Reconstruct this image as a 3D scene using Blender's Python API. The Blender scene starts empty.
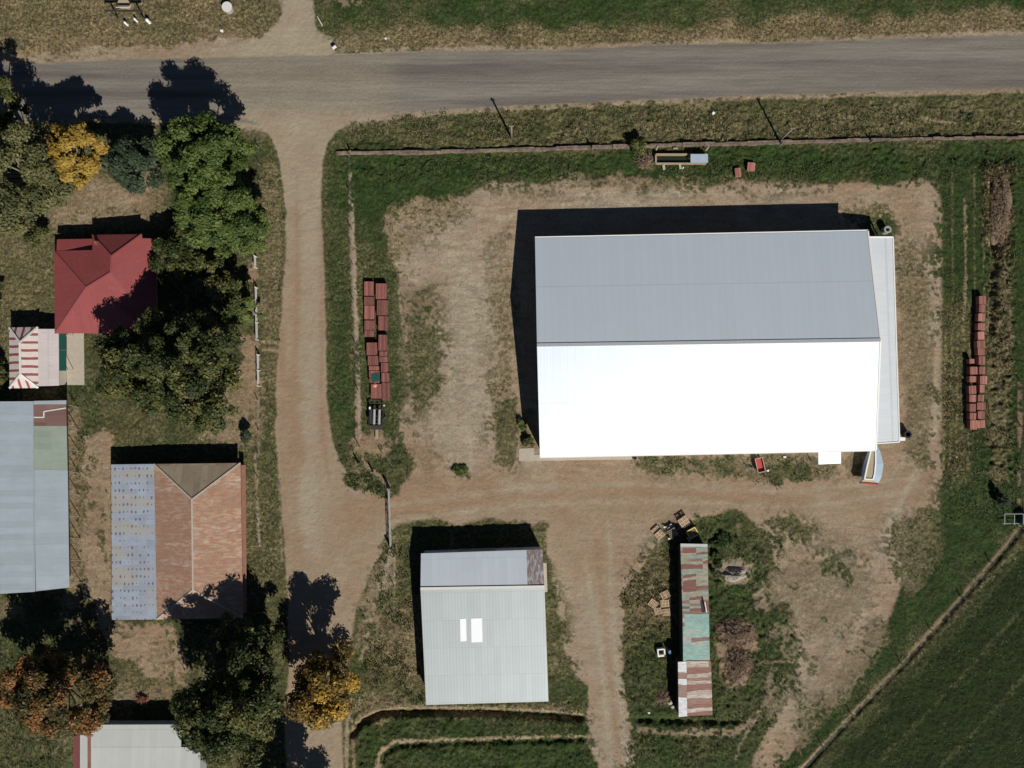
import bpy, math, random
import numpy as np
from mathutils import Vector, Matrix
random.seed(7)
H = 100.0            # camera height above the ground, metres
S = 8.0              # image pixels per metre at ground level
def P(px, py, z=0.0):
    """survey helper: a point seen in the aerial photo, at real height z, in world metres"""
    k = (H - z) / H / S
    return Vector(((px - 512) * k, (384 - py) * k, z))

scn = bpy.context.scene
col = scn.collection
# ------------------------------------------------------------------ camera, sky, sun
cam = bpy.data.objects.new('camera', bpy.data.cameras.new('camera'))
cam.location = (0, 0, H); cam.rotation_euler = (0, 0, 0)
cam.data.sensor_width = 36; cam.data.lens = 36 * 800 / 1024
cam.data.clip_start = 0.5; cam.data.clip_end = 9000
col.objects.link(cam); scn.camera = cam
w = bpy.data.worlds.new('World'); scn.world = w; w.use_nodes = True
nt = w.node_tree; bg = nt.nodes['Background']
sky = nt.nodes.new('ShaderNodeTexSky'); sky.sky_type = 'NISHITA'; sky.sun_disc = False
sky.sun_elevation = math.radians(40); sky.sun_rotation = math.radians(153)
sky.altitude = 1500; sky.air_density = .6; sky.dust_density = .15; sky.ozone_density = 1.5
nt.links.new(sky.outputs[0], bg.inputs[0]); bg.inputs[1].default_value = 0.05
sd = bpy.data.lights.new('sun', 'SUN'); sd.energy = 5.0; sd.angle = math.radians(0.5); sd.color = (1, .955, .89)
sun = bpy.data.objects.new('sun', sd); col.objects.link(sun)
sun.rotation_euler = Vector((-0.53, 1.06, -1.0)).to_track_quat('-Z', 'Y').to_euler()
scn.view_settings.view_transform = 'Standard'; scn.view_settings.look = 'None'
scn.view_settings.gamma = 1; scn.view_settings.exposure = 0.0

# ------------------------------------------------------------------ object helpers
def tag(o, label=None, cat=None, group=None, kind=None):
    if label: o['label'] = label
    if cat: o['category'] = cat
    if group: o['group'] = group
    if kind: o['kind'] = kind
    return o
def thing(name, label, cat, loc=(0, 0, 0), rz=0.0, group=None):
    o = bpy.data.objects.new(name, None); col.objects.link(o)
    o.location = loc; o.rotation_euler = (0, 0, rz); o.empty_display_size = .2
    return tag(o, label, cat, group)
class MB:
    """collects world- or local-space faces and links them as ONE mesh object"""
    def __init__(s): s.v = []; s.f = []; s.uv = []; s.mi = []
    def face(s, pts, uv=None, mi=0):
        b = len(s.v); s.v += [tuple(p) for p in pts]; s.f.append(tuple(range(b, b + len(pts))))
        s.uv.append(uv); s.mi.append(mi)
    def box(s, c, d, rz=0, mi=0, M=None):
        x, y, z = d[0] / 2, d[1] / 2, d[2] / 2
        R = M if M is not None else Matrix.Rotation(rz, 3, 'Z')
        c = Vector(c)
        q = [c + R @ Vector(p) for p in [(-x,-y,-z),(x,-y,-z),(x,y,-z),(-x,y,-z),(-x,-y,z),(x,-y,z),(x,y,z),(-x,y,z)]]
        b = len(s.v); s.v += [tuple(p) for p in q]
        for f in [(0,3,2,1),(4,5,6,7),(0,1,5,4),(1,2,6,5),(2,3,7,6),(3,0,4,7)]:
            s.f.append(tuple(b + i for i in f)); s.uv.append(None); s.mi.append(mi)
    def bar(s, a, b, w, h=None, mi=0):
        a = Vector(a); b = Vector(b); d = b - a
        if d.length < 1e-5: return
        R = d.to_track_quat('X', 'Z').to_matrix()
        s.box((a + b) / 2, (d.length, w, h or w), M=R, mi=mi)
    def prism(s, poly, z0, z1, mi=0):
        n = len(poly)
        s.face([(p[0], p[1], z1) for p in poly], mi=mi)
        s.face([(p[0], p[1], z0) for p in reversed(poly)], mi=mi)
        for i in range(n):
            a, b = poly[i], poly[(i + 1) % n]
            s.face([(a[0], a[1], z0), (b[0], b[1], z0), (b[0], b[1], z1), (a[0], a[1], z1)], mi=mi)
    def tube(s, pts, rad, n=8, cap=True, mi=0):
        rings = []
        for i, p in enumerate(pts):
            p = Vector(p)
            d = Vector(pts[min(i + 1, len(pts) - 1)]) - Vector(pts[max(i - 1, 0)])
            R = d.to_track_quat('Z', 'Y').to_matrix(); r = rad[i] if hasattr(rad, '__len__') else rad
            b = len(s.v)
            for k in range(n):
                a = 2 * math.pi * k / n
                s.v.append(tuple(p + R @ Vector((math.cos(a) * r, math.sin(a) * r, 0))))
            rings.append(b)
        for i in range(len(rings) - 1):
            for k in range(n):
                k2 = (k + 1) % n
                s.f.append((rings[i] + k, rings[i] + k2, rings[i + 1] + k2, rings[i + 1] + k)); s.uv.append(None); s.mi.append(mi)
        if cap:
            s.f.append(tuple(rings[0] + k for k in reversed(range(n)))); s.uv.append(None); s.mi.append(mi)
            s.f.append(tuple(rings[-1] + k for k in range(n))); s.uv.append(None); s.mi.append(mi)
    def build(s, name, mats, parent=None, smooth=False):
        me = bpy.data.meshes.new(name); me.from_pydata(s.v, [], s.f)
        if not isinstance(mats, (list, tuple)): mats = [mats]
        for m in mats: me.materials.append(m)
        for p, mi in zip(me.polygons, s.mi): p.material_index = mi; p.use_smooth = smooth
        if any(u is not None for u in s.uv):
            ul = me.uv_layers.new(name='UVMap')
            for p, u in zip(me.polygons, s.uv):
                if u is not None:
                    for li, c in zip(p.loop_indices, u): ul.data[li].uv = c
        me.validate(); me.update()
        o = bpy.data.objects.new(name, me); col.objects.link(o)
        if parent is not None:
            o.parent = parent
        return o
def copy_tree(o, parent=None):
    c = o.copy(); col.objects.link(c); c.parent = parent
    for ch in list(o.children): copy_tree(ch, c)
    return c
def local(root, v):      # world point -> the space of an unrotated thing's empty
    return Vector(v) - root.location

# ------------------------------------------------------------------ materials
class N:
    def __init__(s, name):
        s.m = bpy.data.materials.new(name); s.m.use_nodes = True; s.t = s.m.node_tree
        s.b = s.t.nodes['Principled BSDF']; s.b.inputs['Roughness'].default_value = .75
    def set(s, sock, v):
        if isinstance(v, bpy.types.NodeSocket): s.t.links.new(v, sock)
        else:
            if isinstance(v, tuple) and len(v) == 3 and len(sock.default_value) == 4: v = v + (1,)
            sock.default_value = v
    def attr(s, n):
        a = s.t.nodes.new('ShaderNodeAttribute'); a.attribute_name = n; return a.outputs['Fac']
    def pos(s): return s.t.nodes.new('ShaderNodeNewGeometry').outputs['Position']
    def obj(s): return s.t.nodes.new('ShaderNodeTexCoord').outputs['Object']
    def uv(s): return s.t.nodes.new('ShaderNodeTexCoord').outputs['UV']
    def rnd(s): return s.t.nodes.new('ShaderNodeObjectInfo').outputs['Random']
    def math(s, op, a, b=0.0, c=0.0, clamp=False):
        n = s.t.nodes.new('ShaderNodeMath'); n.operation = op; n.use_clamp = clamp
        s.set(n.inputs[0], a); s.set(n.inputs[1], b); s.set(n.inputs[2], c); return n.outputs[0]
    def scale(s, v, xyz, off=(0, 0, 0)):
        n = s.t.nodes.new('ShaderNodeMapping'); s.set(n.inputs[0], v); n.inputs['Scale'].default_value = xyz
        n.inputs['Location'].default_value = off; return n.outputs[0]
    def noise(s, v, sc, det=3, rough=.6, dist=0.0):
        n = s.t.nodes.new('ShaderNodeTexNoise'); s.set(n.inputs['Vector'], v); n.inputs['Scale'].default_value = sc
        n.inputs['Detail'].default_value = det; n.inputs['Roughness'].default_value = rough
        n.inputs['Distortion'].default_value = dist; return n.outputs[0]
    def white(s, v):
        n = s.t.nodes.new('ShaderNodeTexWhiteNoise'); n.noise_dimensions = '3D'; s.set(n.inputs[0], v); return n.outputs[0]
    def sep(s, v):
        n = s.t.nodes.new('ShaderNodeSeparateXYZ'); s.set(n.inputs[0], v); return n.outputs
    def comb(s, x, y, z=0.0):
        n = s.t.nodes.new('ShaderNodeCombineXYZ'); s.set(n.inputs[0], x); s.set(n.inputs[1], y); s.set(n.inputs[2], z); return n.outputs[0]
    def ramp(s, f, lo, hi):
        n = s.t.nodes.new('ShaderNodeMapRange'); n.interpolation_type = 'SMOOTHSTEP'
        s.set(n.inputs[0], f); n.inputs[1].default_value = lo; n.inputs[2].default_value = hi; return n.outputs[0]
    def mix(s, f, a, b, mode='MIX'):
        n = s.t.nodes.new('ShaderNodeMix'); n.data_type = 'RGBA'; n.blend_type = mode
        s.set(n.inputs[0], f); s.set(n.inputs[6], a); s.set(n.inputs[7], b); return n.outputs[2]
    def mul(s, c, f):
        return s.mix(1.0, c, s.comb(f, f, f), 'MULTIPLY')
    def vary(s, c, f, lo, hi):   # multiply colour by lo..hi as f runs 0..1
        return s.mul(c, s.math('MULTIPLY_ADD', f, hi - lo, lo))
    def bump(s, h, dist, strength=1.0):
        n = s.t.nodes.new('ShaderNodeBump'); s.set(n.inputs['Height'], h); n.inputs['Distance'].default_value = dist
        n.inputs['Strength'].default_value = strength; s.t.links.new(n.outputs[0], s.b.inputs['Normal'])
    def done(s, c, rough=None, metal=None, spec=None):
        s.set(s.b.inputs['Base Color'], c)
        if rough is not None: s.set(s.b.inputs['Roughness'], rough)
        if metal is not None: s.set(s.b.inputs['Metallic'], metal)
        if spec is not None: s.b.inputs['Specular IOR Level'].default_value = spec
        return s.m
def plain(name, c, rough=.7, var=.25, sc=3.0, metal=0.0):
    n = N(name); f = n.noise(n.obj(), sc, 4)
    return n.done(n.vary(c, f, 1 - var, 1 + var), rough, metal)

def sheet_mat(name, cols, sheet=.42, length=2.2, rough=.8, seed=0.0, rust=(.2, .08, .055), rust_amt=.5):
    """a roof patched from many narrow sheets, each weathered differently; cols: [(share, colour)]"""
    n = N(name); uv = n.scale(n.uv(), (1, 1, 1), (seed * 7.3 + 50, seed * 3.1 + 50, 0)); x, y, _ = n.sep(uv)
    xw = n.math('ADD', x, n.math('MULTIPLY', n.noise(n.scale(uv, (1.0, .3, 1)), .9, 3), .7))
    sid = n.white(n.comb(n.math('FLOOR', n.math('DIVIDE', xw, sheet)), n.math('FLOOR', n.math('DIVIDE', n.math('MULTIPLY_ADD', n.math('FLOOR', n.math('DIVIDE', x, 2.3)), .8, y), length)), seed))
    r = n.t.nodes.new('ShaderNodeValToRGB'); r.color_ramp.interpolation = 'CONSTANT'; acc = 0.0
    for i, (sh, c) in enumerate(cols):
        e = r.color_ramp.elements[i] if i < 2 else r.color_ramp.elements.new(min(acc, .999))
        e.position = acc; e.color = c + (1,); acc += sh
    n.set(r.inputs[0], sid); c = r.outputs[0]
    c = n.vary(c, n.ramp(n.noise(n.scale(uv, (5, .8, 1)), 1.2, 5, .75), .3, .7), .72, 1.25)
    rm = n.ramp(n.noise(n.scale(uv, (3.2, .8, 1)), 1.3, 6, .75), .72 - rust_amt * .4, .84 - rust_amt * .4)
    c = n.mix(n.math('MULTIPLY', rm, .7), c, n.vary(rust, n.noise(uv, 5.0, 3), .6, 1.5))
    return n.done(c, rough)
def roof_mat(name, base, rough=.45, metal=0.0, rust=(.17, .075, .045), rust_amt=0.0, rust_band=0.0,
             sheet=.76, length=3.0, var=.08, pale=None, pale_amt=0.0, seed=0.0, fine=.10, spots=None, band2=None, rib=.18):
    """corrugated sheeting; u runs along the eave, v down the slope (metres)"""
    n = N(name); uv = n.scale(n.uv(), (1, 1, 1), (seed * 7.3 + 50, seed * 3.1 + 50, 0)); x, y, _ = n.sep(uv)
    su = n.math('FLOOR', n.math('DIVIDE', x, sheet)); sv = n.math('FLOOR', n.math('DIVIDE', y, length))
    sid = n.white(n.comb(su, sv, seed)); sid2 = n.white(n.comb(su, 3.0, seed + 9))
    c = n.vary(base, sid, 1 - var, 1 + var)
    c = n.vary(c, n.noise(uv, .35, 4, .6), 1 - fine, 1 + fine)
    c = n.vary(c, n.noise(n.scale(uv, (6, .6, 1)), 1.0, 5, .7), 1 - fine, 1 + fine)
    lap = n.math('COMPARE', n.math('FRACT', n.math('DIVIDE', y, length)), 0.0, .018)
    c = n.mix(n.math('MULTIPLY', lap, .22), c, (base[0] * .5, base[1] * .5, base[2] * .5))
    seam = n.math('COMPARE', n.math('FRACT', n.math('DIVIDE', x, sheet)), 0.0, .06)
    c = n.mix(n.math('MULTIPLY', seam, .13), c, (base[0] * .5, base[1] * .5, base[2] * .5))
    if pale is not None:
        pm = n.ramp(n.math('ADD', n.math('MULTIPLY', sid2, .7), n.math('MULTIPLY', n.noise(n.scale(uv, (1.2, .5, 1)), 1.0, 4), .6)), 1.1 - pale_amt * 1.1, 1.3 - pale_amt * 1.1)
        c = n.mix(pm, c, pale)
    if rust_band:      # whole sheets that have rusted
        rb = n.ramp(n.math('ADD', n.math('MULTIPLY', sid2, .55), n.math('MULTIPLY', n.noise(n.scale(uv, (2.2, .45, 1)), 1.3, 5, .65), .75)), 1.15 - rust_band, 1.28 - rust_band)
        c = n.mix(rb, c, n.vary(rust, n.noise(uv, 4.0, 4), .6, 1.5))
    if rust_amt:
        rm = n.noise(n.scale(uv, (3.0, .9, 1)), 1.1, 6, .72)
        rm = n.ramp(rm, .78 - rust_amt * .55, .86 - rust_amt * .45)
        c = n.mix(n.math('MULTIPLY', rm, .8), c, n.vary(rust, n.noise(uv, 5.0, 3), .6, 1.6))
    if band2 is not None:
        b = n.ramp(n.noise(n.scale(uv, (.6, .12, 1)), 1.0, 3, .6), .5, .62)
        c = n.mix(n.math('MULTIPLY', b, .7), c, band2)
    if spots is not None:      # rows of rust-stained fixings
        x = n.math('MULTIPLY_ADD', n.noise(uv, .8, 2), .5, x); sx = n.math('FRACT', n.math('DIVIDE', x, .88)); sy = n.math('FRACT', n.math('DIVIDE', y, .5))
        jit = n.white(n.comb(n.math('FLOOR', n.math('DIVIDE', x, .88)), n.math('FLOOR', n.math('DIVIDE', y, .5)), 2.0))
        d = n.math('SQRT', n.math('ADD', n.math('POWER', n.math('MULTIPLY', n.math('SUBTRACT', sx, .5), 1.6), 2.0), n.math('POWER', n.math('MULTIPLY', n.math('SUBTRACT', sy, .5), 1.4), 2.0)))
        c = n.mix(n.math('MULTIPLY', n.ramp(n.math('SUBTRACT', n.math('MULTIPLY', jit, .36), d), -.06, .04), .85), c, spots)
    wv = n.math('SINE', n.math('MULTIPLY', x, 2 * math.pi / .38))
    n.bump(n.math('ADD', n.math('MULTIPLY', wv, .5), n.math('MULTIPLY', n.noise(uv, 1.2, 3), .8)), .012, rib)
    return n.done(c, rough, metal)

M = {}
M['timber'] = plain('weathered_timber', (.33, .25, .17), .85, .35, 6)
M['post'] = plain('fence_post_timber', (.20, .165, .13), .9, .4, 6)
M['wire'] = plain('fence_wire', (.22, .21, .20), .5, .1, 3, .6)
M['white'] = plain('white_paint', (.78, .77, .73), .55, .08, 5)
M['offwhite'] = plain('chalky_white', (.62, .60, .55), .7, .15, 5)
M['concrete'] = plain('concrete', (.40, .35, .28), .9, .22, 2.5)
M['greyconc'] = plain('grey_concrete', (.30, .29, .27), .9, .2, 5)
M['black'] = plain('black_rubber', (.018, .018, .02), .8, .3, 6)
M['dark'] = plain('dark_steel', (.045, .04, .038), .6, .4, 5, .3)
M['steel'] = plain('galvanised_steel', (.42, .43, .43), .45, .2, 5, .3)
M['red'] = plain('red_paint', (.42, .055, .045), .5, .25, 6)
M['tan'] = plain('tan_deck', (.36, .29, .20), .8, .25, 5)
M['paleblue'] = plain('pale_blue_aluminium', (.42, .52, .60), .4, .12, 3, .2)
M['navy'] = plain('navy_plastic', (.04, .07, .16), .6, .2, 4)
M['yellow'] = plain('yellow_paint', (.62, .55, .12), .6, .2, 6)
M['orange'] = plain('orange_plastic', (.65, .22, .10), .6, .2, 5)
M['teal'] = plain('green_shade_sheet', (.004, .062, .045), .6, .25, 3)
M['brush'] = plain('dead_branch', (.20, .14, .09), .9, .6, 3)
M['sky_white'] = plain('skylight_white', (.86, .88, .89), .4, .04, 5)
M['glass'] = plain('window_glass', (.03, .035, .04), .1, .1, 2)
M['wall_light'] = plain('pale_wall_cladding', (.50, .50, .48), .7, .12, 2)
M['wall_blue'] = plain('blue_grey_wall_cladding', (.20, .24, .30), .7, .15, 2)
M['wall_red'] = plain('rusty_wall_cladding', (.22, .10, .065), .85, .3, 2)
M['wall_cream'] = plain('cream_weatherboard', (.52, .47, .38), .75, .12, 2)
M['water'] = plain('dark_trough_water', (.02, .028, .012), .12, .3, 2)
M['bark'] = plain('bark', (.20, .165, .13), .9, .4, 7)
def crate_material(name, c):
    n = N(name); o = n.obj(); r = n.rnd()
    f = n.noise(n.scale(o, (8, 1.0, 1)), 1.6, 5, .7)
    bx = n.white(n.comb(n.math('FLOOR', n.math('MULTIPLY_ADD', n.sep(o)[0], 6.0, n.math('MULTIPLY', r, 40.0))), r)); c = n.vary(c, bx, .68, 1.3)
    cc = n.vary(c, f, .66, 1.32); cc = n.vary(cc, r, .75, 1.25)
    cc = n.mix(n.math('MULTIPLY', n.ramp(n.noise(o, 2.2, 4), .55, .72), .45), cc, (.36, .27, .2))
    return n.done(cc, .85)
M['crate'] = crate_material('red_crate_timber', (.35, .145, .112))
M['cratedark'] = crate_material('brown_red_crate_timber', (.23, .085, .068))
M['pallet'] = crate_material('pallet_timber', (.42, .30, .19))
n = N('heap_debris'); o_ = n.obj()
cc = n.mix(n.ramp(n.noise(o_, 1.6, 6, .8), .35, .65), (.06, .04, .028), (.36, .25, .165)); n.bump(n.noise(o_, 3.0, 6, .8), .3)
M['heap'] = n.done(cc, .95)
n = N('grey_gravel'); o_ = n.obj()
cc = n.mix(n.noise(o_, 3.0, 6, .8), (.20, .18, .15), (.42, .37, .31)); n.bump(n.noise(o_, 8.0, 5, .8), .05)
M['gravel'] = n.done(cc, .95)
n = N('low_wall_surface'); o_ = n.pos()
cc = n.mix(n.ramp(n.noise(o_, 1.6, 6, .8), .35, .65), (.09, .062, .046), (.27, .20, .145)); n.bump(n.noise(o_, 5.0, 5, .8), .03)
M['bank'] = n.done(cc, .95)

# ------------------------------------------------------------------ the ground: one sheet, cover mapped in metres
X0, X1, Y0, Y1 = -60, 1084, -60, 828
gx = np.arange(X0, X1 + 1.0); gy = np.arange(Y0, Y1 + 1.0)
GX, GY = np.meshgrid(gx, gy); SH = GX.shape
def vnoise(sx, sy, seed):
    r = np.random.RandomState(seed)
    nx = int(SH[1] / sx) + 3; ny = int(SH[0] / sy) + 3
    g = r.rand(ny, nx)
    fx = (np.arange(SH[1]) / sx); fy = (np.arange(SH[0]) / sy)
    ix = fx.astype(int); iy = fy.astype(int); tx = fx - ix; ty = fy - iy
    tx = tx * tx * (3 - 2 * tx); ty = (ty * ty * (3 - 2 * ty))[:, None]
    a = g[iy][:, ix] * (1 - tx) + g[iy][:, ix + 1] * tx
    b = g[iy + 1][:, ix] * (1 - tx) + g[iy + 1][:, ix + 1] * tx
    return a * (1 - ty) + b * ty
def fbm(s, seed, octv=5, ax=1.0, ay=1.0, gain=.6):
    t = 0; amp = 1; tot = 0
    for k in range(octv):
        q = s / 2 ** k
        if q < .9: break
        t = t + amp * vnoise(max(q * ax, 1), max(q * ay, 1), seed + k * 13); tot += amp; amp *= gain
    t = t / tot
    return np.clip((t - .5) * 1.7 + .5, 0, 1)
def poly_mask(pts, warp=0.0):
    xs = [p[0] for p in pts]; ys = [p[1] for p in pts]
    m = np.zeros(SH, bool)
    a = max(int(min(ys) - Y0) - 1, 0); b = min(int(max(ys) - Y0) + 2, SH[0])
    c = max(int(min(xs) - X0) - 1, 0); d = min(int(max(xs) - X0) + 2, SH[1])
    if a >= b or c >= d: return m.astype(float)
    if warp:
        pad = int(warp) + 1; a = max(a - pad, 0); c = max(c - pad, 0); b = min(b + pad, SH[0]); d = min(d + pad, SH[1])
    gxs = GX[a:b, c:d] + (WA[a:b, c:d] * warp if warp else 0); gys = GY[a:b, c:d] + (WB[a:b, c:d] * warp if warp else 0); mm = np.zeros(gxs.shape, bool)
    n_ = len(pts)
    for i in range(n_):
        x1, y1 = pts[i]; x2, y2 = pts[(i + 1) % n_]
        if y1 == y2: continue
        cr = ((y1 > gys) != (y2 > gys)) & (gxs < (x2 - x1) * (gys - y1) / (y2 - y1) + x1)
        mm ^= cr
    m[a:b, c:d] = mm
    return m.astype(float)
def blur(m, r):
    r = int(round(r))
    if r < 1: return m
    for _ in range(2):
        for ax in (0, 1):
            pad = [(0, 0), (0, 0)]; pad[ax] = (r + 1, r)
            cs = np.cumsum(np.pad(m, pad, mode='edge'), axis=ax)
            m = (cs[2 * r + 1:] - cs[:-2 * r - 1]) / (2 * r + 1) if ax == 0 else (cs[:, 2 * r + 1:] - cs[:, :-2 * r - 1]) / (2 * r + 1)
    return m
def dist_line(pts):
    d = np.full(SH, 1e9); side = np.zeros(SH)
    for (x1, y1), (x2, y2) in zip(pts[:-1], pts[1:]):
        vx, vy = x2 - x1, y2 - y1; L = vx * vx + vy * vy
        t = np.clip(((GX - x1) * vx + (GY - y1) * vy) / L, 0, 1)
        dx = GX - x1 - t * vx; dy = GY - y1 - t * vy; q = np.hypot(dx, dy)
        m = q < d; d = np.where(m, q, d); side = np.where(m, np.sign(vx * dy - vy * dx), side)
    return d, side
nA = fbm(26, 1, 5); nB = fbm(9, 50, 4); nC = fbm(3.2, 90, 2); nD = fbm(60, 130, 6)
nH = fbm(14, 170, 4, 3.5, .8); nV = fbm(14, 210, 4, .8, 3.5)       # streaks east-west and north-south
WA = (nA * .6 + nB * .4 - .5) * 2; WB = (fbm(22, 301, 5) - .5) * 2
def ragged(m, r, amp=.9, sharp=5.0, nz=None):
    nz = (nA * .45 + nB * .35 + nC * .2) if nz is None else nz
    q = blur(m, r); e = q * (1 - q) * 4
    return np.clip((q - .5 + (nz - .5) * amp * (.25 + .75 * e)) * sharp + .5, 0, 1) * (q > .01)
F = {k: np.zeros(SH) for k in ('soil', 'tone', 'lush', 'dry', 'asph', 'dark', 'smooth')}
F['lush'] += .55; F['dry'] += .2; F['tone'] += .3
def setf(k, v, m): F[k] = F[k] * (1 - m) + v * m
def paint(pts, r=5, amp=1.0, sharp=4.0, nz=None, **kw):
    if amp > .8 and nz is None: nz = nA * .25 + nB * .35 + nC * .4; amp *= 1.35; r = r * 1.3
    m = ragged(poly_mask(pts, 5.0), r, amp, sharp, nz)
    for k, v in kw.items(): setf(k, v, m)
    return m
def soft(pts, r=12, **kw):
    m = blur(poly_mask(pts, 9.0), r)
    for k, v in kw.items(): setf(k, v, m)
def line(pts, wd, amp=.6, **kw):
    d, _ = dist_line(pts)
    m = np.clip((wd / 2 - d + (nC - .5) * wd * amp + (nB - .5) * wd * amp) / 1.2 + .5, 0, 1)
    for k, v in kw.items(): setf(k, v, m)
    return m
# -- verges and fields
soft([(-60,-60),(285,-60),(275,45),(-60,62)], 5, lush=.3, dry=.62)
soft([(318,-60),(1084,-60),(1084,14),(780,22),(560,28),(345,30)], 3, lush=.85, dry=.08)
soft([(345,30),(560,27),(780,20),(1084,12),(1084,38),(780,44),(560,50),(330,54)], 3, lush=.2, dry=.75)
paint([(335,-8),(362,-8),(362,8),(335,6)], 3, soil=.8, tone=.2)
soft([(-60,36),(60,36),(130,40),(70,58),(-60,60)], 4, dry=.9, lush=.1)
soft([(360,115),(520,106),(768,97),(1084,90),(1084,136),(768,140),(345,152)], 3, lush=.6, dry=.25)
soft([(600,118),(760,112),(900,112),(1084,104),(1084,134),(600,142)], 6, dry=.42, lush=.35)
soft([(850,112),(960,106),(1000,122),(880,132)], 6, lush=.7, dry=.3)
soft([(350,156),(1084,142),(1084,182),(860,180),(640,178),(500,180),(430,205),(380,240),(352,250)], 5, lush=1.0, dry=.0)
soft([(330,150),(350,150),(354,440),(330,440)], 3, lush=.95, dry=.08)
soft([(360,250),(400,250),(400,440),(362,440)], 4, lush=.9, dry=.15)
soft([(942,150),(1084,150),(1084,520),(1020,525),(800,768),(760,828),(770,768),(870,640),(925,540),(942,500)], 5, lush=1.0, dry=.0, dark=.2)
soft([(1024,540),(1084,480),(1084,828),(770,828)], 6, lush=1.0, dry=.0, dark=1.0)
soft([(942,300),(975,300),(970,480),(942,480)], 7, lush=.6, dry=.3, dark=0)
# -- west block
soft([(-60,195),(55,195),(55,400),(-60,400)], 5, lush=.35, dry=.42)
soft([(52,180),(160,180),(160,228),(52,228)], 5, soil=.45, dry=.6, lush=.25, tone=.2)
paint([(85,190),(150,195),(150,222),(70,222),(60,205)], 5, soil=.6, tone=.25)
soft([(60,385),(100,385),(95,460),(70,480)], 4, lush=.85, dry=.15)
paint([(84,440),(112,430),(112,625),(170,640),(190,665),(185,698),(150,676),(110,655),(92,610),(80,560)], 4, soil=.85, tone=.3, dry=.4)
soft([(84,440),(112,440),(110,470),(84,480)], 6, dry=.7, lush=.3)
paint([(200,368),(262,368),(262,450),(205,440)], 6, soil=.62, tone=.12, dry=.6)
soft([(68,400),(80,400),(80,600),(68,600)], 2, soil=.5, tone=.0, dry=.5)
paint([(112,620),(172,620),(190,672),(150,680),(125,660)], 3, soil=.9, tone=.25)
soft([(-60,600),(60,600),(60,760),(-60,828)], 6, lush=.85, dry=.2)
soft([(0,600),(20,600),(20,625),(0,625)], 4, soil=.5)
soft([(120,660),(190,665),(185,690),(120,690)], 5, lush=.4, dry=.5)
soft([(110,690),(190,685),(190,702),(110,702)], 3, soil=.6, tone=.2)
soft([(245,445),(286,445),(290,600),(245,600)], 3, lush=.6, dry=.35)
soft([(262,160),(284,160),(284,380),(262,380)], 3, lush=.45, dry=.5, soil=.1)
# -- the road
road_poly = [(-60,64),(60,63),(130,60),(250,57),(330,55),(420,52),(560,50),(660,45),(780,43),(900,39),(1084,33),
             (1084,87),(900,91),(768,95),(640,100),(512,106),(400,113),(345,120),(300,128),(250,124),(220,119),(100,119),(-60,120)]
am = ragged(poly_mask(road_poly), 2, .25, 2.2)
shoulder = ragged(blur(poly_mask([(x, y + (5 if i > 10 else -5)) for i, (x, y) in enumerate(road_poly)]), 2), 2, .7, 3)
setf('soil', .8, shoulder); setf('tone', .55, shoulder); setf('dry', .5, shoulder)
paint([(-60,52),(60,52),(130,46),(250,35),(345,44),(330,58),(130,64),(-60,68)], 3, soil=.85, tone=.45)
setf('asph', 1.0, am)
line([(640,36),(768,33),(900,27),(1084,21)], 1.6, .8, dark=.9, soil=.5, tone=0)
line([(60,40),(110,42),(160,40)], 4, .9, dark=.5, soil=.4, tone=0); line([(200,33),(235,34)], 4, .9, dark=.7, soil=.5, tone=0)
# -- lanes
paint([(285,-60),(311,-60),(313,0),(316,28),(345,45),(340,58),(240,60),(230,50),(268,32),(281,10)], 3, .5, 4, soil=1, tone=.8)
dust = blur(poly_mask([(200,54),(345,48),(400,62),(390,112),(340,128),(250,124),(215,100)], 12), 12)
F['asph'] *= 1 - dust * .42; setf('soil', 1, dust * .6); setf('tone', 1.0, dust)
LANE = [(205,112),(238,116),(257,122),(269,134),(278,152),(283,180),(286,210),(285,260),(282,320),(277,360),(276,420),(278,480),(284,540),(288,600),
       (289,660),(284,720),(290,828),(345,828),(342,720),(348,660),(356,610),(372,570),(388,540),(390,500),(375,492),(352,478),(340,462),(332,440),(327,400),
       (326,330),(324,260),(321,200),(323,160),(328,144),(338,131),(356,121),(420,112),(330,104),(260,104)]
lm = ragged(poly_mask(LANE, 1.5), 2, .45, 2.6)
keep = 1 - am * blur(poly_mask([(-60,30),(1084,30),(1084,112),(-60,112)]), 4)
lm = lm * keep
for k_, v_ in dict(soil=1, tone=.5, asph=0, dry=.2).items(): setf(k_, v_, lm)
for ln, wd_, tn in [([(296,150),(298,300),(290,420),(300,600)], 4, .1), ([(309,140),(310,260),(306,400),(312,600)], 7, 1.0), ([(321,170),(322,330),(322,430),(335,520)], 2.5, .1), ([(283,330),(281,430),(288,560)], 3, .0)]:
    d_, _ = dist_line(ln); F['tone'] = np.clip(F['tone'] + (tn - .5) * .9 * np.exp(-(d_ / wd_) ** 2) * lm, 0, 1)
soft([(303,120),(318,120),(315,400),(318,600),(306,600),(302,400)], 3, tone=.85)
soft([(283,118),(335,118),(322,200),(286,200)], 8, tone=.8)
soft([(280,380),(298,380),(304,600),(290,600)], 3, tone=.15)
soft([(285,560),(350,560),(345,700),(290,700)], 10, tone=.35)
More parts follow.
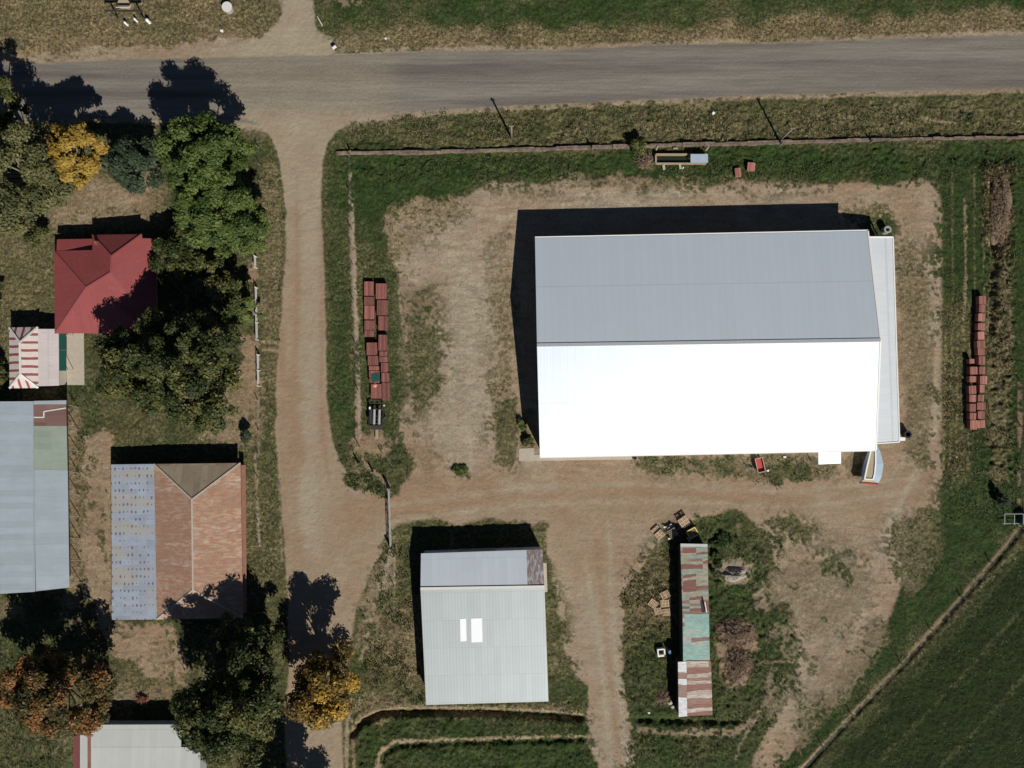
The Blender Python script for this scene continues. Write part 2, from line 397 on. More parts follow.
# -- the yard round the big shed
nY = nA * .5 + nB * .3 + nC * .2
paint([(395,255),(415,225),(450,200),(500,184),(600,180),(700,186),(860,182),(930,182),(942,196),(942,300),(942,400),(944,500),(925,545),(900,590),(880,640),
       (830,700),(775,775),(745,775),(772,705),(795,650),(795,600),(775,565),(766,525),(740,514),(708,512),(690,522),(655,545),(632,580),(622,640),
       (628,700),(648,775),(597,775),(585,700),(566,650),(556,600),(548,520),(400,522),(388,540),(380,556),(352,590),(345,560),(330,500),(335,468),(352,476),(380,497),
       (394,500),(400,470),(392,450),(408,400),(404,330)], 5, .8, 4, soil=1, tone=.35)
paint([(480,235),(512,230),(512,465),(500,470),(490,400),(498,330)], 5, soil=.55, lush=.4, dry=.6)
soft([(405,215),(500,200),(500,440),(430,450),(410,330)], 10, tone=.75)
soft([(400,290),(430,280),(440,400),(410,420)], 8, soil=.5, tone=.2)
paint([(410,330),(432,318),(442,350),(440,385),(425,400),(412,395),(404,370)], 5, soil=.12, lush=.6, dry=.3)
paint([(386,205),(470,195),(470,215),(440,232),(400,260),(385,255)], 6, soil=.55, dry=.7, lush=.4)
paint([(500,395),(515,390),(519,450),(512,468),(495,465)], 3, soil=.1, lush=.6, dry=.3)
paint([(382,448),(402,444),(418,455),(414,474),(396,486),(372,480),(364,470)], 4, soil=.05, lush=.8, dry=.15)
paint([(342,462),(352,458),(388,488),(386,496),(366,492),(346,480)], 3, soil=.05, lush=.65, dry=.25)
paint([(448,466),(458,463),(474,464),(472,478),(458,479)], 3, 1.1, soil=.05, lush=.85, dry=.1)
paint([(400,440),(430,430),(440,470),(420,480)], 8, soil=.75, tone=.2)
paint([(345,440),(375,430),(400,440),(385,455),(352,458)], 5, soil=.8, tone=.1)
# yard south of the shed
soft([(380,470),(940,470),(940,520),(380,520)], 12, tone=.22)
soft([(330,500),(400,485),(420,520),(350,540)], 10, tone=.05)
soft([(390,520),(560,480),(620,540),(600,640),(560,600)], 14, tone=.35)
soft([(565,600),(625,620),(625,768),(600,768)], 12, tone=.6)
paint([(632,457),(700,455),(760,452),(830,456),(845,470),(820,480),(790,482),(720,478),(690,470),(640,470)], 4, soil=.3, lush=.55, dry=.4)
paint([(712,458),(735,456),(735,478),(715,478)], 3, soil=.1, lush=.8, dry=.2)
paint([(765,466),(812,462),(815,482),(775,486)], 3, soil=.05, lush=.8, dry=.15)
paint([(838,450),(862,450),(862,486),(845,480)], 4, soil=.4, dry=.4)
paint([(700,515),(722,512),(745,520),(762,545),(768,600),(800,640),(795,690),(768,735),(740,775),(640,775),(630,735),(626,690),(620,640),(626,590),(650,555),(672,540)], 4, .9, 4, soil=.03, lush=.95, dry=.1)
soft([(622,560),(670,545),(672,620),(625,640)], 6, dry=.5, lush=.3)
paint([(715,620),(745,616),(760,640),(752,668),(735,690),(722,680),(716,650)], 4, soil=.9, tone=.05)
paint([(716,565),(740,560),(756,566),(752,582),(735,588),(720,580)], 3, soil=.9, tone=.6)
paint([(752,585),(772,580),(770,612),(756,612)], 3, soil=.7, tone=.5)
line([(778,640),(772,665),(765,700),(740,745),(735,760)], 3, soil=.7, tone=.6)
line([(640,730),(670,733),(735,733),(760,715)], 6, soil=.8, tone=.3)
line([(735,662),(800,662)], 2, dry=.9, lush=.3)
paint([(760,520),(790,515),(820,522),(810,545),(798,540),(780,530)], 4, 1.0, soil=.3, lush=.7, dry=.3)
paint([(888,530),(925,505),(942,512),(940,555),(912,600),(896,590),(905,560),(890,550)], 4, 1.2, soil=.25, lush=.7, dry=.3)
paint([(770,560),(800,590),(798,610),(770,600)], 4, soil=.4, lush=.6)
soft([(770,540),(940,540),(870,640),(780,740)], 10, tone=.5)
paint([(770,620),(800,640),(800,690),(770,720),(765,680)], 5, 1.3, soil=.5, lush=.7)
paint([(775,560),(850,545),(880,580),(850,640),(800,640)], 8, 1.5, 3, soil=.6, lush=.7, dry=.2)
paint([(800,680),(850,650),(880,610),(890,640),(840,705),(790,760)], 5, 1.4, soil=.55, lush=.8, dry=.2)
paint([(820,630),(850,600),(862,640),(830,690),(800,700)], 6, 1.1, soil=.75, tone=.5, lush=.6)
# grassy strips east of the shed, and yard edge
paint([(894,255),(915,245),(930,300),(935,400),(925,470),(905,455),(902,330)], 6, 1.1, 3, nY * .5 + nV * .5, soil=.35, lush=.5, dry=.5)
paint([(897,300),(906,300),(906,420),(900,420)], 3, soil=.6, tone=.0)
paint([(838,218),(868,222),(892,212),(880,205),(845,208)], 3, soil=.2, dry=.45, lush=.5)
paint([(866,218),(890,215),(892,240),(868,238)], 2, soil=.0, dry=.1, lush=.8)
paint([(520,410),(538,405),(538,449),(520,449)], 2, soil=.6, tone=0.0, lush=.6, dry=.3)
for q in [(640,155,655,170),(672,180,690,188),(740,190,765,200),(735,525,740,535)]:
    paint([(q[0],q[1]),(q[2],q[1]),(q[2],q[3]),(q[0],q[3])], 3, soil=.7, tone=.1)
# north edge of yard: patchy
paint([(560,176),(640,172),(720,184),(640,190),(560,186)], 5, 1.1, soil=.55, dry=.5)
# dead growth heap east
paint([(986,168),(1008,168),(1012,215),(1008,250),(992,262),(984,240),(990,215)], 3, 1.0, soil=.35, dry=.85, lush=.1)
paint([(988,262),(1012,262),(1010,480),(985,480)], 5, 1.0, 3, soil=.15, dry=.45, lush=.8)
line([(965,200),(966,270),(963,330)], 3, soil=.5, dry=.8)
for xx in (952, 974, 983): line([(xx,170),(xx+1,300)], 1.6, dry=.5, lush=.6)
for xx in range(946, 975, 6): line([(xx,330),(xx-2,470)], 2.2, dry=.75, lush=.3)
for yy in (306,312,319,328,335): line([(950,yy),(970,yy)], 1.5, dry=.6, lush=.5)
line([(1020,384),(1019,515)], 4.5, .3, soil=.95, tone=0.0, dark=.5)
DITCH = [(1022,524),(1000,552),(960,598),(900,664),(850,715),(800,770)]
line(DITCH, 3.3, .35, soil=.95, tone=0.05, dark=.75)
for o_x in (14, 40, 75): line([(x + o_x, y + o_x * .9) for x, y in DITCH], 3.5, 1.0, dark=.55, lush=.6, dry=.12)
line([(1020,548),(985,580),(930,640),(880,690),(830,738),(795,775)], 5, .9, dry=.5, lush=.6, dark=.1)
# west fence line track, sheep paths and banks
line([(350,158),(351,200),(353,260),(356,330),(358,380),(359,445)], 5.2, .4, soil=1, tone=.6, smooth=.6)
line([(360,460),(375,472),(389,486)], 4.5, .4, soil=.95, tone=.2)
line([(399,290),(403,330),(408,365),(412,400)], 4, .8, soil=.9, tone=.4)
line([(389,560),(380,590),(372,612),(362,645)], 4.5, .7, soil=.9, tone=.5)
line([(394,556),(394,612)], 2.2, .5, soil=.8, tone=.3)
paint([(380,545),(398,535),(412,540),(420,640),(425,700),(365,705),(362,650),(378,600)], 4, soil=.05, lush=.6, dry=.3)
paint([(352,600),(372,570),(392,560),(396,600),(380,650),(356,660)], 6, 1.5, 3, soil=.6, tone=.4, dry=.4)
line([(391,556),(382,585),(373,610),(366,640),(360,662)], 4.5, .6, soil=.95, tone=.7)
line([(394.5,556),(394.5,616)], 2.4, .4, soil=.9, tone=.2)
paint([(398,605),(418,600),(422,650),(405,660)], 5, 1.5, 3, soil=.4, tone=.1, dry=.7)
soft([(375,615),(420,600),(425,680),(380,660)], 8, dry=.7, lush=.15, soil=.15)
line([(346,828),(347,720),(352,700)], 4, .4, soil=.85, tone=.4)
soft([(355,715),(600,712),(600,828),(355,828)], 4, lush=1.0, dry=.05)
paint([(355,690),(425,705),(560,705),(590,712),(588,718),(400,716),(356,724)], 2, soil=.1, dry=.6, lush=.4)
paint([(550,680),(585,682),(590,708),(550,708)], 3, soil=.0, lush=.75, dry=.2)
line([(356,724),(372,713),(400,708),(480,708),(560,712),(590,716)], 2.5, .6, soil=.6, tone=.5, dry=.8)
line([(377,770),(380,752),(395,742),(440,740),(500,738),(592,736)], 3, .9, soil=.75, tone=.4, dry=.8)
line([(352,720),(354,770)], 2.5, .8, soil=.5, dry=.8)
# fence lines west of the lane
line([(258,400),(259,455)], 3, .6, soil=.6, tone=.6)
line([(255,455),(257,500),(259,545)], 3, .6, soil=.9, tone=.8, dry=.7)
line([(279,480),(282,560)], 3, .9, soil=.5, tone=.6)
line([(262,342),(285,343)], 2.5, soil=.9, tone=.4); line([(262,350),(285,351)], 2.5, soil=.9, tone=.4)
paint([(240,335),(258,335),(258,385),(238,380)], 3, soil=.8, tone=.1)
paint([(246,258),(258,262),(256,285),(248,280)], 2, soil=.9, tone=.0)
line([(870,118),(955,124)], 2.2, .6, dry=1, soil=.3, tone=.6) if False else line([(920,117),(936,121),(955,123)], 2, .5, dry=1, soil=.6, tone=.6)
# random weeds creeping over bare ground and bare spots in grass
F['smooth'] = np.maximum(np.maximum(lm, F['asph']), blur(poly_mask([(285,-60),(311,-60),(313,0),(318,30),(335,48),(335,60),(60,66),(130,52),(240,44),(268,32),(281,10)]), 3))
sm_y = blur(poly_mask([(390,478),(930,472),(930,512),(620,520),(615,768),(598,768),(575,600),(545,545),(392,520)]), 8); F['smooth'] = np.maximum(F['smooth'], sm_y * .75)
for pts_, w_t, dt in [([(395,505),(520,488),(640,484),(800,492),(890,480),(928,420),(930,250)], 2.2, .5), ([(395,520),(520,506),(640,500),(800,508),(905,492),(936,430),(938,250)], 2.0, .5), ([(393,512),(520,497),(640,492),(800,500)], 2.5, -.4), ([(585,560),(600,650),(612,768)], 2.5, .5), ([(608,520),(612,600),(618,680),(630,768)], 2.5, .5), ([(597,540),(606,640),(620,768)], 3, -.4),
                      ([(450,470),(455,380),(452,300),(480,230),(560,195),(800,192)], 2.5, .45), ([(470,470),(474,380),(470,300),(495,240),(570,204),(800,200)], 2.5, .45), ([(700,765),(800,700),(860,600),(890,520),(920,470)], 2.2, .4), ([(850,650),(880,560),(900,500)], 2.2, .4)]:
    d_, _ = dist_line(pts_); F['tone'] = np.clip(F['tone'] + dt * np.exp(-((d_ + (nC - .5) * 3) / w_t) ** 2), 0, 1)
veg = np.clip((nB * .45 + nC * .55 + (nD - .5) * .9 - .60) * 6, 0, 1) * (F['asph'] < .2) * (1 - F['smooth'])
edge = blur(1 - F['soil'], 14)
F['soil'] *= 1 - veg * np.clip(edge * 2.6 + .06, 0, 1)
spot = np.clip((nA * .4 + nC * .6 - .74) * 7, 0, 1) * (1 - F['dark']) * (F['dry'] > .15)
F['dry'] = np.clip(F['dry'] + (nA - .5) * .35 * (1 - F['dark']) + (nH - .5) * .25 * (GY < 150), 0, 1)
F['soil'] = np.clip(F['soil'] + spot * .35 * (F['asph'] < .1), 0, 1)
F['lush'] = np.clip(F['lush'] + (nD - .5) * .5 + (nB - .5) * .3, 0, 1)
F['tone'] = np.clip(F['tone'] + (nA - .5) * .55 + (nD - .5) * .3, 0, 1)
# -- relief in metres
grass = (1 - F['soil']) * (1 - F['asph'])
rough_tall = blur(poly_mask([(345,115),(1084,92),(1084,175),(352,185)]), 6) * .7 + blur(poly_mask([(985,160),(1015,160),(1015,480),(985,480)]), 4) * 1.6 \
    + blur(poly_mask([(700,520),(765,540),(800,640),(740,760),(640,760),(622,640),(640,560)]), 5) * .8 + blur(poly_mask([(350,700),(590,700),(600,780),(350,780)]), 5) * .6
Z = (nC - .5) * (.035 + grass * .10) + (nB - .5) * grass * (.08 + .28 * rough_tall) + (nC - .5) * grass * rough_tall * .18
Z += (nV - .5) * .03 * (1 - grass) * (1 - F['asph'])
Z *= 1 - F['asph'] * .9
def ditch(pts, depth, wd, off=0.0):
    global Z
    d, s = dist_line(pts); q = d * s - off
    Z = Z - depth * np.exp(-(q / wd) ** 2) * (d < wd * 4)
ditch([(352,735),(362,722),(380,714),(400,713),(480,713),(560,717),(580,719)], .85, 3.2)
ditch([(381,775),(384,755),(397,746),(440,744),(500,742),(582,740)], .35, 2.6)
ditch([(640,720),(700,722),(735,722)], .45, 3)
ditch([(x + 3, y + 2) for x, y in DITCH], .35, 2.5)
ditch([(994,180),(996,260),(992,330)], .7, 4)
def flat(x0, y0, x1, y1, z=0.0, r=1):
    global Z
    m = blur(poly_mask([(x0, y0), (x1, y0), (x1, y1), (x0, y1)]), r); Z = Z * (1 - m) + z * m
for b in [(362,276,390,402),(366,398,390,436),(962,290,990,432),(648,152,712,170),(645,590,675,618),(652,516,700,545),(735,164,758,180),(515,445,640,464),(50,328,86,388)]:
    flat(*b)
Zf = Z
# assemble the sheet: fine inside, stretching out to the horizon
far = np.array([100, 260, 700, 2000, 7000, 26000.0])
ex = np.concatenate([X0 - far[::-1], gx, X1 + far]); ey = np.concatenate([Y0 - far[::-1], gy, Y1 + far])
ixx = np.clip(ex - X0, 0, SH[1] - 1).astype(int); iyy = np.clip(ey - Y0, 0, SH[0] - 1).astype(int)
def expand(a): return a[iyy][:, ixx]
EX, EY = np.meshgrid(ex, ey); EZ = expand(Zf)
NX, NY = len(ex), len(ey)
co = np.stack([(EX - 512) / S, (384 - EY) / S, EZ], -1).reshape(-1, 3)
idx = np.arange(NX * NY).reshape(NY, NX)
quads = np.stack([idx[:-1, :-1], idx[1:, :-1], idx[1:, 1:], idx[:-1, 1:]], -1).reshape(-1, 4)
def grid_mesh(name, co, quads, attrs, mat):
    me = bpy.data.meshes.new(name)
    me.vertices.add(len(co)); me.vertices.foreach_set('co', co.astype(np.float32).ravel())
    me.loops.add(len(quads) * 4); me.loops.foreach_set('vertex_index', quads.astype(np.int32).ravel())
    me.polygons.add(len(quads)); me.polygons.foreach_set('loop_start', np.arange(0, len(quads) * 4, 4, dtype=np.int32))
    me.polygons.foreach_set('use_smooth', np.ones(len(quads), bool))
    me.update(calc_edges=True)
    for k, a in attrs.items():
        at = me.attributes.new(k, 'FLOAT', 'POINT'); at.data.foreach_set('value', a.astype(np.float32).ravel())
    me.materials.append(mat)
    o = bpy.data.objects.new(name, me); col.objects.link(o); return o
g = N('ground_cover'); ps = g.pos()
n1 = g.ramp(g.noise(ps, 2.6, 5, .8), .3, .7); n2 = g.ramp(g.noise(ps, .45, 6, .7), .3, .7); n3 = g.noise(ps, 5.5, 3, .8); n4 = g.ramp(n3, .34, .66); n5 = g.ramp(g.noise(g.scale(ps, (1, 1, 1), (9, 4, 2)), 3.4, 2, .6), .64, .70)
sEW = g.noise(g.scale(ps, (.16, 3.2, 1)), 1.0, 5, .65); sEW2 = g.noise(g.scale(ps, (.02, .42, 1), (3, 5, 0)), 1.0, 3, .6)
soil, tone, lush, dry, asph, dark = [g.attr(k) for k in ('soil', 'tone', 'lush', 'dry', 'asph', 'dark')]
cg = g.mix(lush, (.080, .076, .031), (.031, .056, .0125))
cg = g.mix(dark, cg, (.020, .031, .0075))
dm = g.math('MULTIPLY', dry, g.math('MULTIPLY_ADD', n1, 1.5, .15), clamp=True)
cg = g.mix(dm, cg, (.225, .172, .092))
cg = g.vary(cg, n1, .48, 1.36); cg = g.vary(cg, n2, .72, 1.2); cg = g.vary(cg, n4, .55, 1.35)
cs = g.mix(tone, (.275, .188, .120), (.320, .272, .194))
smo = g.attr('smooth')
def calm(f, lo, hi):
    amp = g.math('MULTIPLY_ADD', smo, -.65, 1.0); return g.math('MULTIPLY_ADD', g.math('MULTIPLY', g.math('SUBTRACT', f, .5), amp), hi - lo, 1.0)
cs = g.mul(cs, calm(n2, .88, 1.12)); cs = g.mul(cs, calm(n1, .86, 1.14)); cs = g.mul(cs, calm(n4, .84, 1.16)); cs = g.mul(cs, calm(g.ramp(g.noise(g.scale(ps, (.3, 1.5, 1)), 1.0, 5, .65), .3, .7), .86, 1.14)); cs = g.mix(g.math('MULTIPLY', dark, .85), cs, (.115, .070, .048))
cs = g.mix(g.math('MULTIPLY', g.ramp(n3, .62, .72), .6), cs, (.17, .10, .06))
ca = g.mix(g.ramp(sEW2, .3, .7), (.125, .112, .098), (.215, .192, .160))
ca = g.vary(ca, g.ramp(sEW, .25, .75), .82, 1.16); ca = g.vary(ca, n1, .95, 1.05); ca = g.vary(ca, n4, .94, 1.06)
cs = g.mix(g.math('MULTIPLY', n5, g.math('MULTIPLY_ADD', smo, -.5, .6)), cs, (.13, .075, .045))
cg = g.mix(g.math('MULTIPLY', n5, .5), cg, g.mix(lush, (.05, .04, .02), (.012, .022, .006)))
c = g.mix(soil, cg, cs); c = g.mix(asph, c, ca)
g.bump(g.math('ADD', n1, g.math('MULTIPLY', n3, .5)), .05, .6)
M['ground'] = g.done(c, .95, 0, .2)
ground = tag(grid_mesh('ground', co, quads, {k: expand(v) for k, v in F.items()}, M['ground']), kind='structure')
def overlay(name, mask, lift=.004):
    mm = expand(mask)
    fm = (mm[:-1, :-1] > .5).ravel()
    q = quads[fm]; used, inv = np.unique(q.ravel(), return_inverse=True)
    c2 = co[used].copy(); c2[:, 2] += lift
    return tag(grid_mesh(name, c2, inv.reshape(-1, 4), {k: expand(v).ravel()[used] for k, v in F.items()}, M['ground']), kind='structure')
overlay('road', (poly_mask(road_poly) > .5) * 1.0)
lane_mask = poly_mask([(262,124),(272,138),(280,160),(286,200),(285,260),(282,320),(277,360),(276,420),(278,480),(284,540),(288,600),(289,660),(284,720),(290,828),
    (345,828),(342,720),(340,600),(332,520),(330,440),(327,400),(326,330),(324,260),(321,200),(322,155),(330,136),(345,124),(300,129)])
overlay('dirt_lane', lane_mask * (1 - poly_mask(road_poly)), .006)
overlay('side_lane', poly_mask([(285,-60),(311,-60),(313,0),(316,28),(330,54),(250,56),(268,32),(281,10)]) * (1 - poly_mask(road_poly)), .006)
def GZ(px, py):
    i = int(np.clip(py - Y0, 0, SH[0] - 1)); j = int(np.clip(px - X0, 0, SH[1] - 1)); return float(Zf[i, j])

# ------------------------------------------------------------------ buildings
def roof_face(mb, pts, mi=0, th=.07):
    pts = [Vector(p) for p in pts]
    nrm = Vector((0, 0, 0))
    for i in range(len(pts)):
        a, b = pts[i], pts[(i + 1) % len(pts)]; nrm += a.cross(b)
    if nrm.z < 0: pts.reverse(); nrm = -nrm
    nrm.normalize()
    d = Vector((0, 0, -1)) - nrm * nrm.dot(Vector((0, 0, -1)))
    if d.length < 1e-3: d = Vector((0, -1, 0))
    d.normalize(); u = nrm.cross(d)
    mb.face(pts, [(p.dot(u), p.dot(d)) for p in pts], mi)
    low = [p - Vector((0, 0, th)) for p in pts]
    mb.face(list(reversed(low)), [(0, 0)] * len(pts), mi)
    for i in range(len(pts)):
        j = (i + 1) % len(pts)
        mb.face([low[i], low[j], pts[j], pts[i]], [(0, 0)] * 4, mi)
def building(name, label, corner_px):
    c = Vector((0, 0, 0))
    for p in corner_px: c += P(*p, 0)
    c /= len(corner_px)
    return thing(name, label, None, (c.x, c.y, 0))
def roof_part(root, name, faces, mats, label=None, th=.07):
    mb = MB()
    for f in faces:
        pts, mi = (f if isinstance(f, tuple) and isinstance(f[1], int) else (f, 0))
        roof_face(mb, [local(root, P(*p)) for p in pts], mi, th)
    o = mb.build(name, mats, root)
    if label: o['label'] = label
    return o
def cap_part(root, name, segs, mat, wd=.3, h=.05, lift=.035):
    mb = MB()
    for a, b in segs:
        a = local(root, P(*a)); b = local(root, P(*b)); a.z += lift; b.z += lift
        mb.bar(a, b, wd, h)
    return mb.build(name, mat, root)
def walls(root, pts, mat, inset=.35, name='wall', drop=.1, only=None):
    """pts: (px, py, z) outline of the roof edge going round; walls stand under it, set back from the edge"""
    w3 = [local(root, P(*p)) for p in pts]; c = sum(w3, Vector()) / len(w3)
    q = []
    for p in w3:
        d = Vector((c.x - p.x, c.y - p.y, 0))
        q.append(Vector((p.x + (inset if d.x > 0 else -inset), p.y + (inset if d.y > 0 else -inset) * (0 if abs(d.y) < 1.0 else 1), p.z - drop)))
    mb = MB(); n_ = len(q)
    for i in range(n_):
        a, b = q[i], q[(i + 1) % n_]
        mb.face([(a.x, a.y, -.1), (b.x, b.y, -.1), (b.x, b.y, b.z), (a.x, a.y, a.z)])
    o = mb.build(name, mat, root)
    s = o.modifiers.new('thickness', 'SOLIDIFY'); s.thickness = .1; s.offset = 0
    return o, q
def panel(root, name, a, b, t0, t1, z0, z1, mat, out):
    """flat-box opening (door, window) on the wall running a -> b between fractions t0..t1"""
    mb = MB(); p = a.lerp(b, (t0 + t1) / 2); d = (b - a); d.z = 0; L = d.length; ang = math.atan2(d.y, d.x)
    nrm = Vector((-math.sin(ang), math.cos(ang), 0)) * out
    mb.box((p.x + nrm.x * .07, p.y + nrm.y * .07, (z0 + z1) / 2), (L * (t1 - t0), .08, z1 - z0), rz=ang)
    return mb.build(name, mat, root)

# ---- the big shed
R_big = roof_mat('bright_zinc_sheet', (.70, .775, .825), .5, .5, sheet=.9, length=7, var=.012, fine=.02, rib=.15)
R_big2 = roof_mat('bright_zinc_sheet_side', (.66, .69, .71), .6, .35, rib=.15, sheet=.9, length=16, var=.02, fine=.03, seed=3)
b = building('big_shed', 'largest shed with a pale grey and brilliant white metal gable roof', [(535,238),(868,231),(876,450),(540,457)])
b['category'] = 'shed'
e, r = 3.9, 6.0
TL, TR, BR, BL = (535,238,e), (868,231,e), (876,450,e), (540,457,e); RL, RR = (537,345,r), (880.5,340,r)
roof_part(b, 'roof', [([TL, TR, RR, RL], 0), ([RL, RR, BR, BL], 0)], [R_big], th=.1)
cap_part(b, 'ridge_cap', [(RL, RR)], M['steel'], .4, .05, .03)
cap_part(b, 'barge_cap', [(TR, RR), (RR, BR)], M['white'], .18, .1, .0)
cap_part(b, 'gutter', [((535,237.3,e-.1), (868,230.3,e-.1))], M['white'], .14, .12, 0)
cap_part(b, 'gutter', [((540,457.6,e-.1), (876,450.6,e-.1))], M['white'], .14, .12, 0)
o, q = walls(b, [TL, RL, BL, BR, RR, TR], M['wall_light'], .3)
for k, (t0, t1) in enumerate([(.06, .2), (.3, .44), (.62, .76)]):
    panel(b, 'roller_door', q[2], q[3], t0, t1, 0, 3.4, M['steel'], -1)
panel(b, 'side_door', q[2], q[3], .5, .525, 0, 2.1, M['wall_blue'], -1)
a = roof_part(b, 'side_roof', [([(861,237,3.55), (893,237,2.9), (899.5,442,2.9), (870,443.5,3.55)], 0)], [R_big2], 'light grey lean-to roof along the right end', .08)
cap_part(b, 'side_roof_edge', [((893,237,2.92), (899.5,442,2.92)), ((877,443.5,3.4), (899.5,442,2.92)), ((868.5,237,3.4), (893,237,2.92))], M['white'], .14, .1, 0)
walls(b, [(869,238,3.3), (892,238,2.8), (898.5,441,2.8), (876,442.5,3.3)], M['wall_light'], .25, 'side_wall')
for t in (0, .25, .5, .75, 1):
    mb = MB(); p = local(b, P(892.3 + 6.5 * t, 238 + 203 * t, 2.8)); mb.box((p.x - .1, p.y, 1.4), (.14, .14, 2.8))
    mb.build('lean_to_post', M['steel'], b)
a = roof_part(b, 'awning', [([(818.5,452,3.3), (841,450,3.3), (841,463.5,3.1), (818.5,464.5,3.1)], 0)], [R_big], 'small white awning jutting from the front wall', .08)
for x in (820, 839.5):
    mb = MB(); p = local(b, P(x, 463, 3.05)); mb.box((p.x, p.y, 1.5), (.1, .1, 3.0))
    mb.build('awning_post', M['steel'], b)
mb = MB(); p1 = local(b, P(898.5, 439, 2.6)); p2 = local(b, P(904.5, 439, 2.45)); mb.bar(p1, p2, .42, .3)
mb.build('downpipe', M['white'], b)
sl = MB(); sl.prism([P(x, y)[:2] for x, y in [(519,461),(519,448.5),(534,448),(534,454.5),(632,454),(632,459.5)]][::-1], -.1, .06)
tag(sl.build('concrete_apron', M['concrete']), 'pale concrete strip along the lower left edge of the biggest shed', 'paving')
# ---- white shed with skylights
R_w = roof_mat('pale_grey_sheet', (.40, .44, .44), .55, .3, sheet=.76, length=3.4, var=.03, fine=.05, rust_amt=.05, seed=1)
R_w2 = roof_mat('grey_shaded_sheet', (.56, .62, .66), .55, .1, sheet=.76, length=3.4, var=.04, fine=.06, rust_amt=.10, seed=2)
R_rp = roof_mat('rust_blotched_sheet', (.42, .45, .47), .6, .0, rust_amt=.72, rust=(.16, .085, .07), seed=5)
b = building('gable_shed', 'mid-sized pale grey shed with two white skylights in its roof', [(421,553),(542,549),(548,701),(426,705)]); b['category'] = 'shed'
e, r = 2.6, 3.5
TL, TR, RL, RR, BL, BR = (421,553.5,e), (542.5,549.5,e), (420.5,588.5,r), (544.5,586.5,r), (426,705,e), (548.5,701.5,e)
T1, R1 = (526.5,550,e), (527.5,586.7,r)
roof_part(b, 'roof', [([TL, T1, R1, RL], 0), ([RL, RR, BR, BL], 1)], [R_w2, R_w])
roof_part(b, 'rusty_roof_panel', [([T1, TR, RR, R1], 0)], [R_rp], 'rust-blotched end of the upper slope')
cap_part(b, 'ridge_cap', [(RL, RR)], M['offwhite'], .3)
roof_part(b, 'side_awning', [([(543,563,2.3), (546.5,563,2.1), (547.5,592,2.1), (544,592,2.3)], 0)], [M['concrete']])
sk = MB()
def on_lower(px, py):   # height of the lower slope there
    t = (py - 587.5) / (703 - 587.5); return 3.5 + (2.6 - 3.5) * t + .03
o_ = roof_part(b, 'skylight', [([(460,619,on_lower(460,619)), (466,618.5,on_lower(460,618.5)), (466.5,641,on_lower(460,641)), (460.5,641.5,on_lower(460,641.5))], 0)], [M['sky_white']], 'narrow left skylight sheet', .02)
o_ = roof_part(b, 'skylight', [([(471,618.5,on_lower(460,618.5)), (482,618,on_lower(460,618)), (482.5,642,on_lower(460,642)), (471.5,642.5,on_lower(460,642.5))], 0)], [M['sky_white']], 'wide right skylight sheet', .02)
o, q = walls(b, [TL, RL, BL, BR, RR, TR], M['wall_light'], .22)
panel(b, 'roller_door', q[0], q[5], .3, .62, 0, 2.3, M['steel'], 1); panel(b, 'window', q[2], q[3], .2, .3, 1, 1.8, M['glass'], -1)
# ---- rust shed with blue lean-to
R_rust = roof_mat('rusted_sheet', (.35, .255, .185), .85, .0, rust=(.27, .12, .065), rust_amt=.66, rust_band=.0, band2=(.27, .16, .10), sheet=.8, length=2.2, var=.16, pale=(.40, .34, .28), pale_amt=.25, fine=.18, seed=4)
R_rust2 = roof_mat('brown_rusted_sheet', (.29, .235, .165), .85, .0, rust=(.17, .09, .055), rust_amt=.4, sheet=.8, length=2.2, var=.16, fine=.2, seed=6)
R_blue = roof_mat('blue_stained_sheet', (.27, .31, .37), .6, .0, rust_amt=.10, sheet=.62, length=1.02, var=.10, fine=.2, spots=(.13, .08, .07), band2=(.33, .30, .25), seed=7)
b = building('rusty_hip_shed', 'rusted orange-brown hip roofed shed with a spotted blue lean-to', [(111,464),(240,463),(243,620),(112,620)]); b['category'] = 'shed'
e, r = 2.1, 3.6
A1, A2, A3, A4 = (154,464,e), (240.5,463,e), (243,618,e), (157,619.5,e); K1, K2 = (192,499.5,r), (193,590,r)
roof_part(b, 'roof', [([A1, A2, K1], 1), ([A2, A3, K2, K1], 0), ([A3, A4, K2], 0), ([A4, A1, K1, K2], 0)], [R_rust, R_rust2])
cap_part(b, 'ridge_cap', [(K1, K2), (A1, K1), (A2, K1), (A3, K2), (A4, K2)], plain('pale_ridge_flashing', (.42, .36, .29), .8, .3, 3), .2, .04)
roof_part(b, 'lean_to_roof', [([(111,464.5,1.9), (154.3,464,2.06), (157.3,619.5,2.06), (112,620,1.9)], 0)], [R_blue], 'spotted blue-grey lean-to roof')
walls(b, [(111,464.5,1.9), (112,620,1.9), A3, A2], M['wall_red'], .55)
mb = MB()
mb.face([local(b, P(*p)) for p in [(241,465,1.5), (245.6,465,1.3), (246.8,613,1.3), (243.2,613,1.5)]])
o = mb.build('side_skirt', M['wall_red'], b); s_ = o.modifiers.new('t', 'SOLIDIFY'); s_.thickness = .06; s_.offset = -1
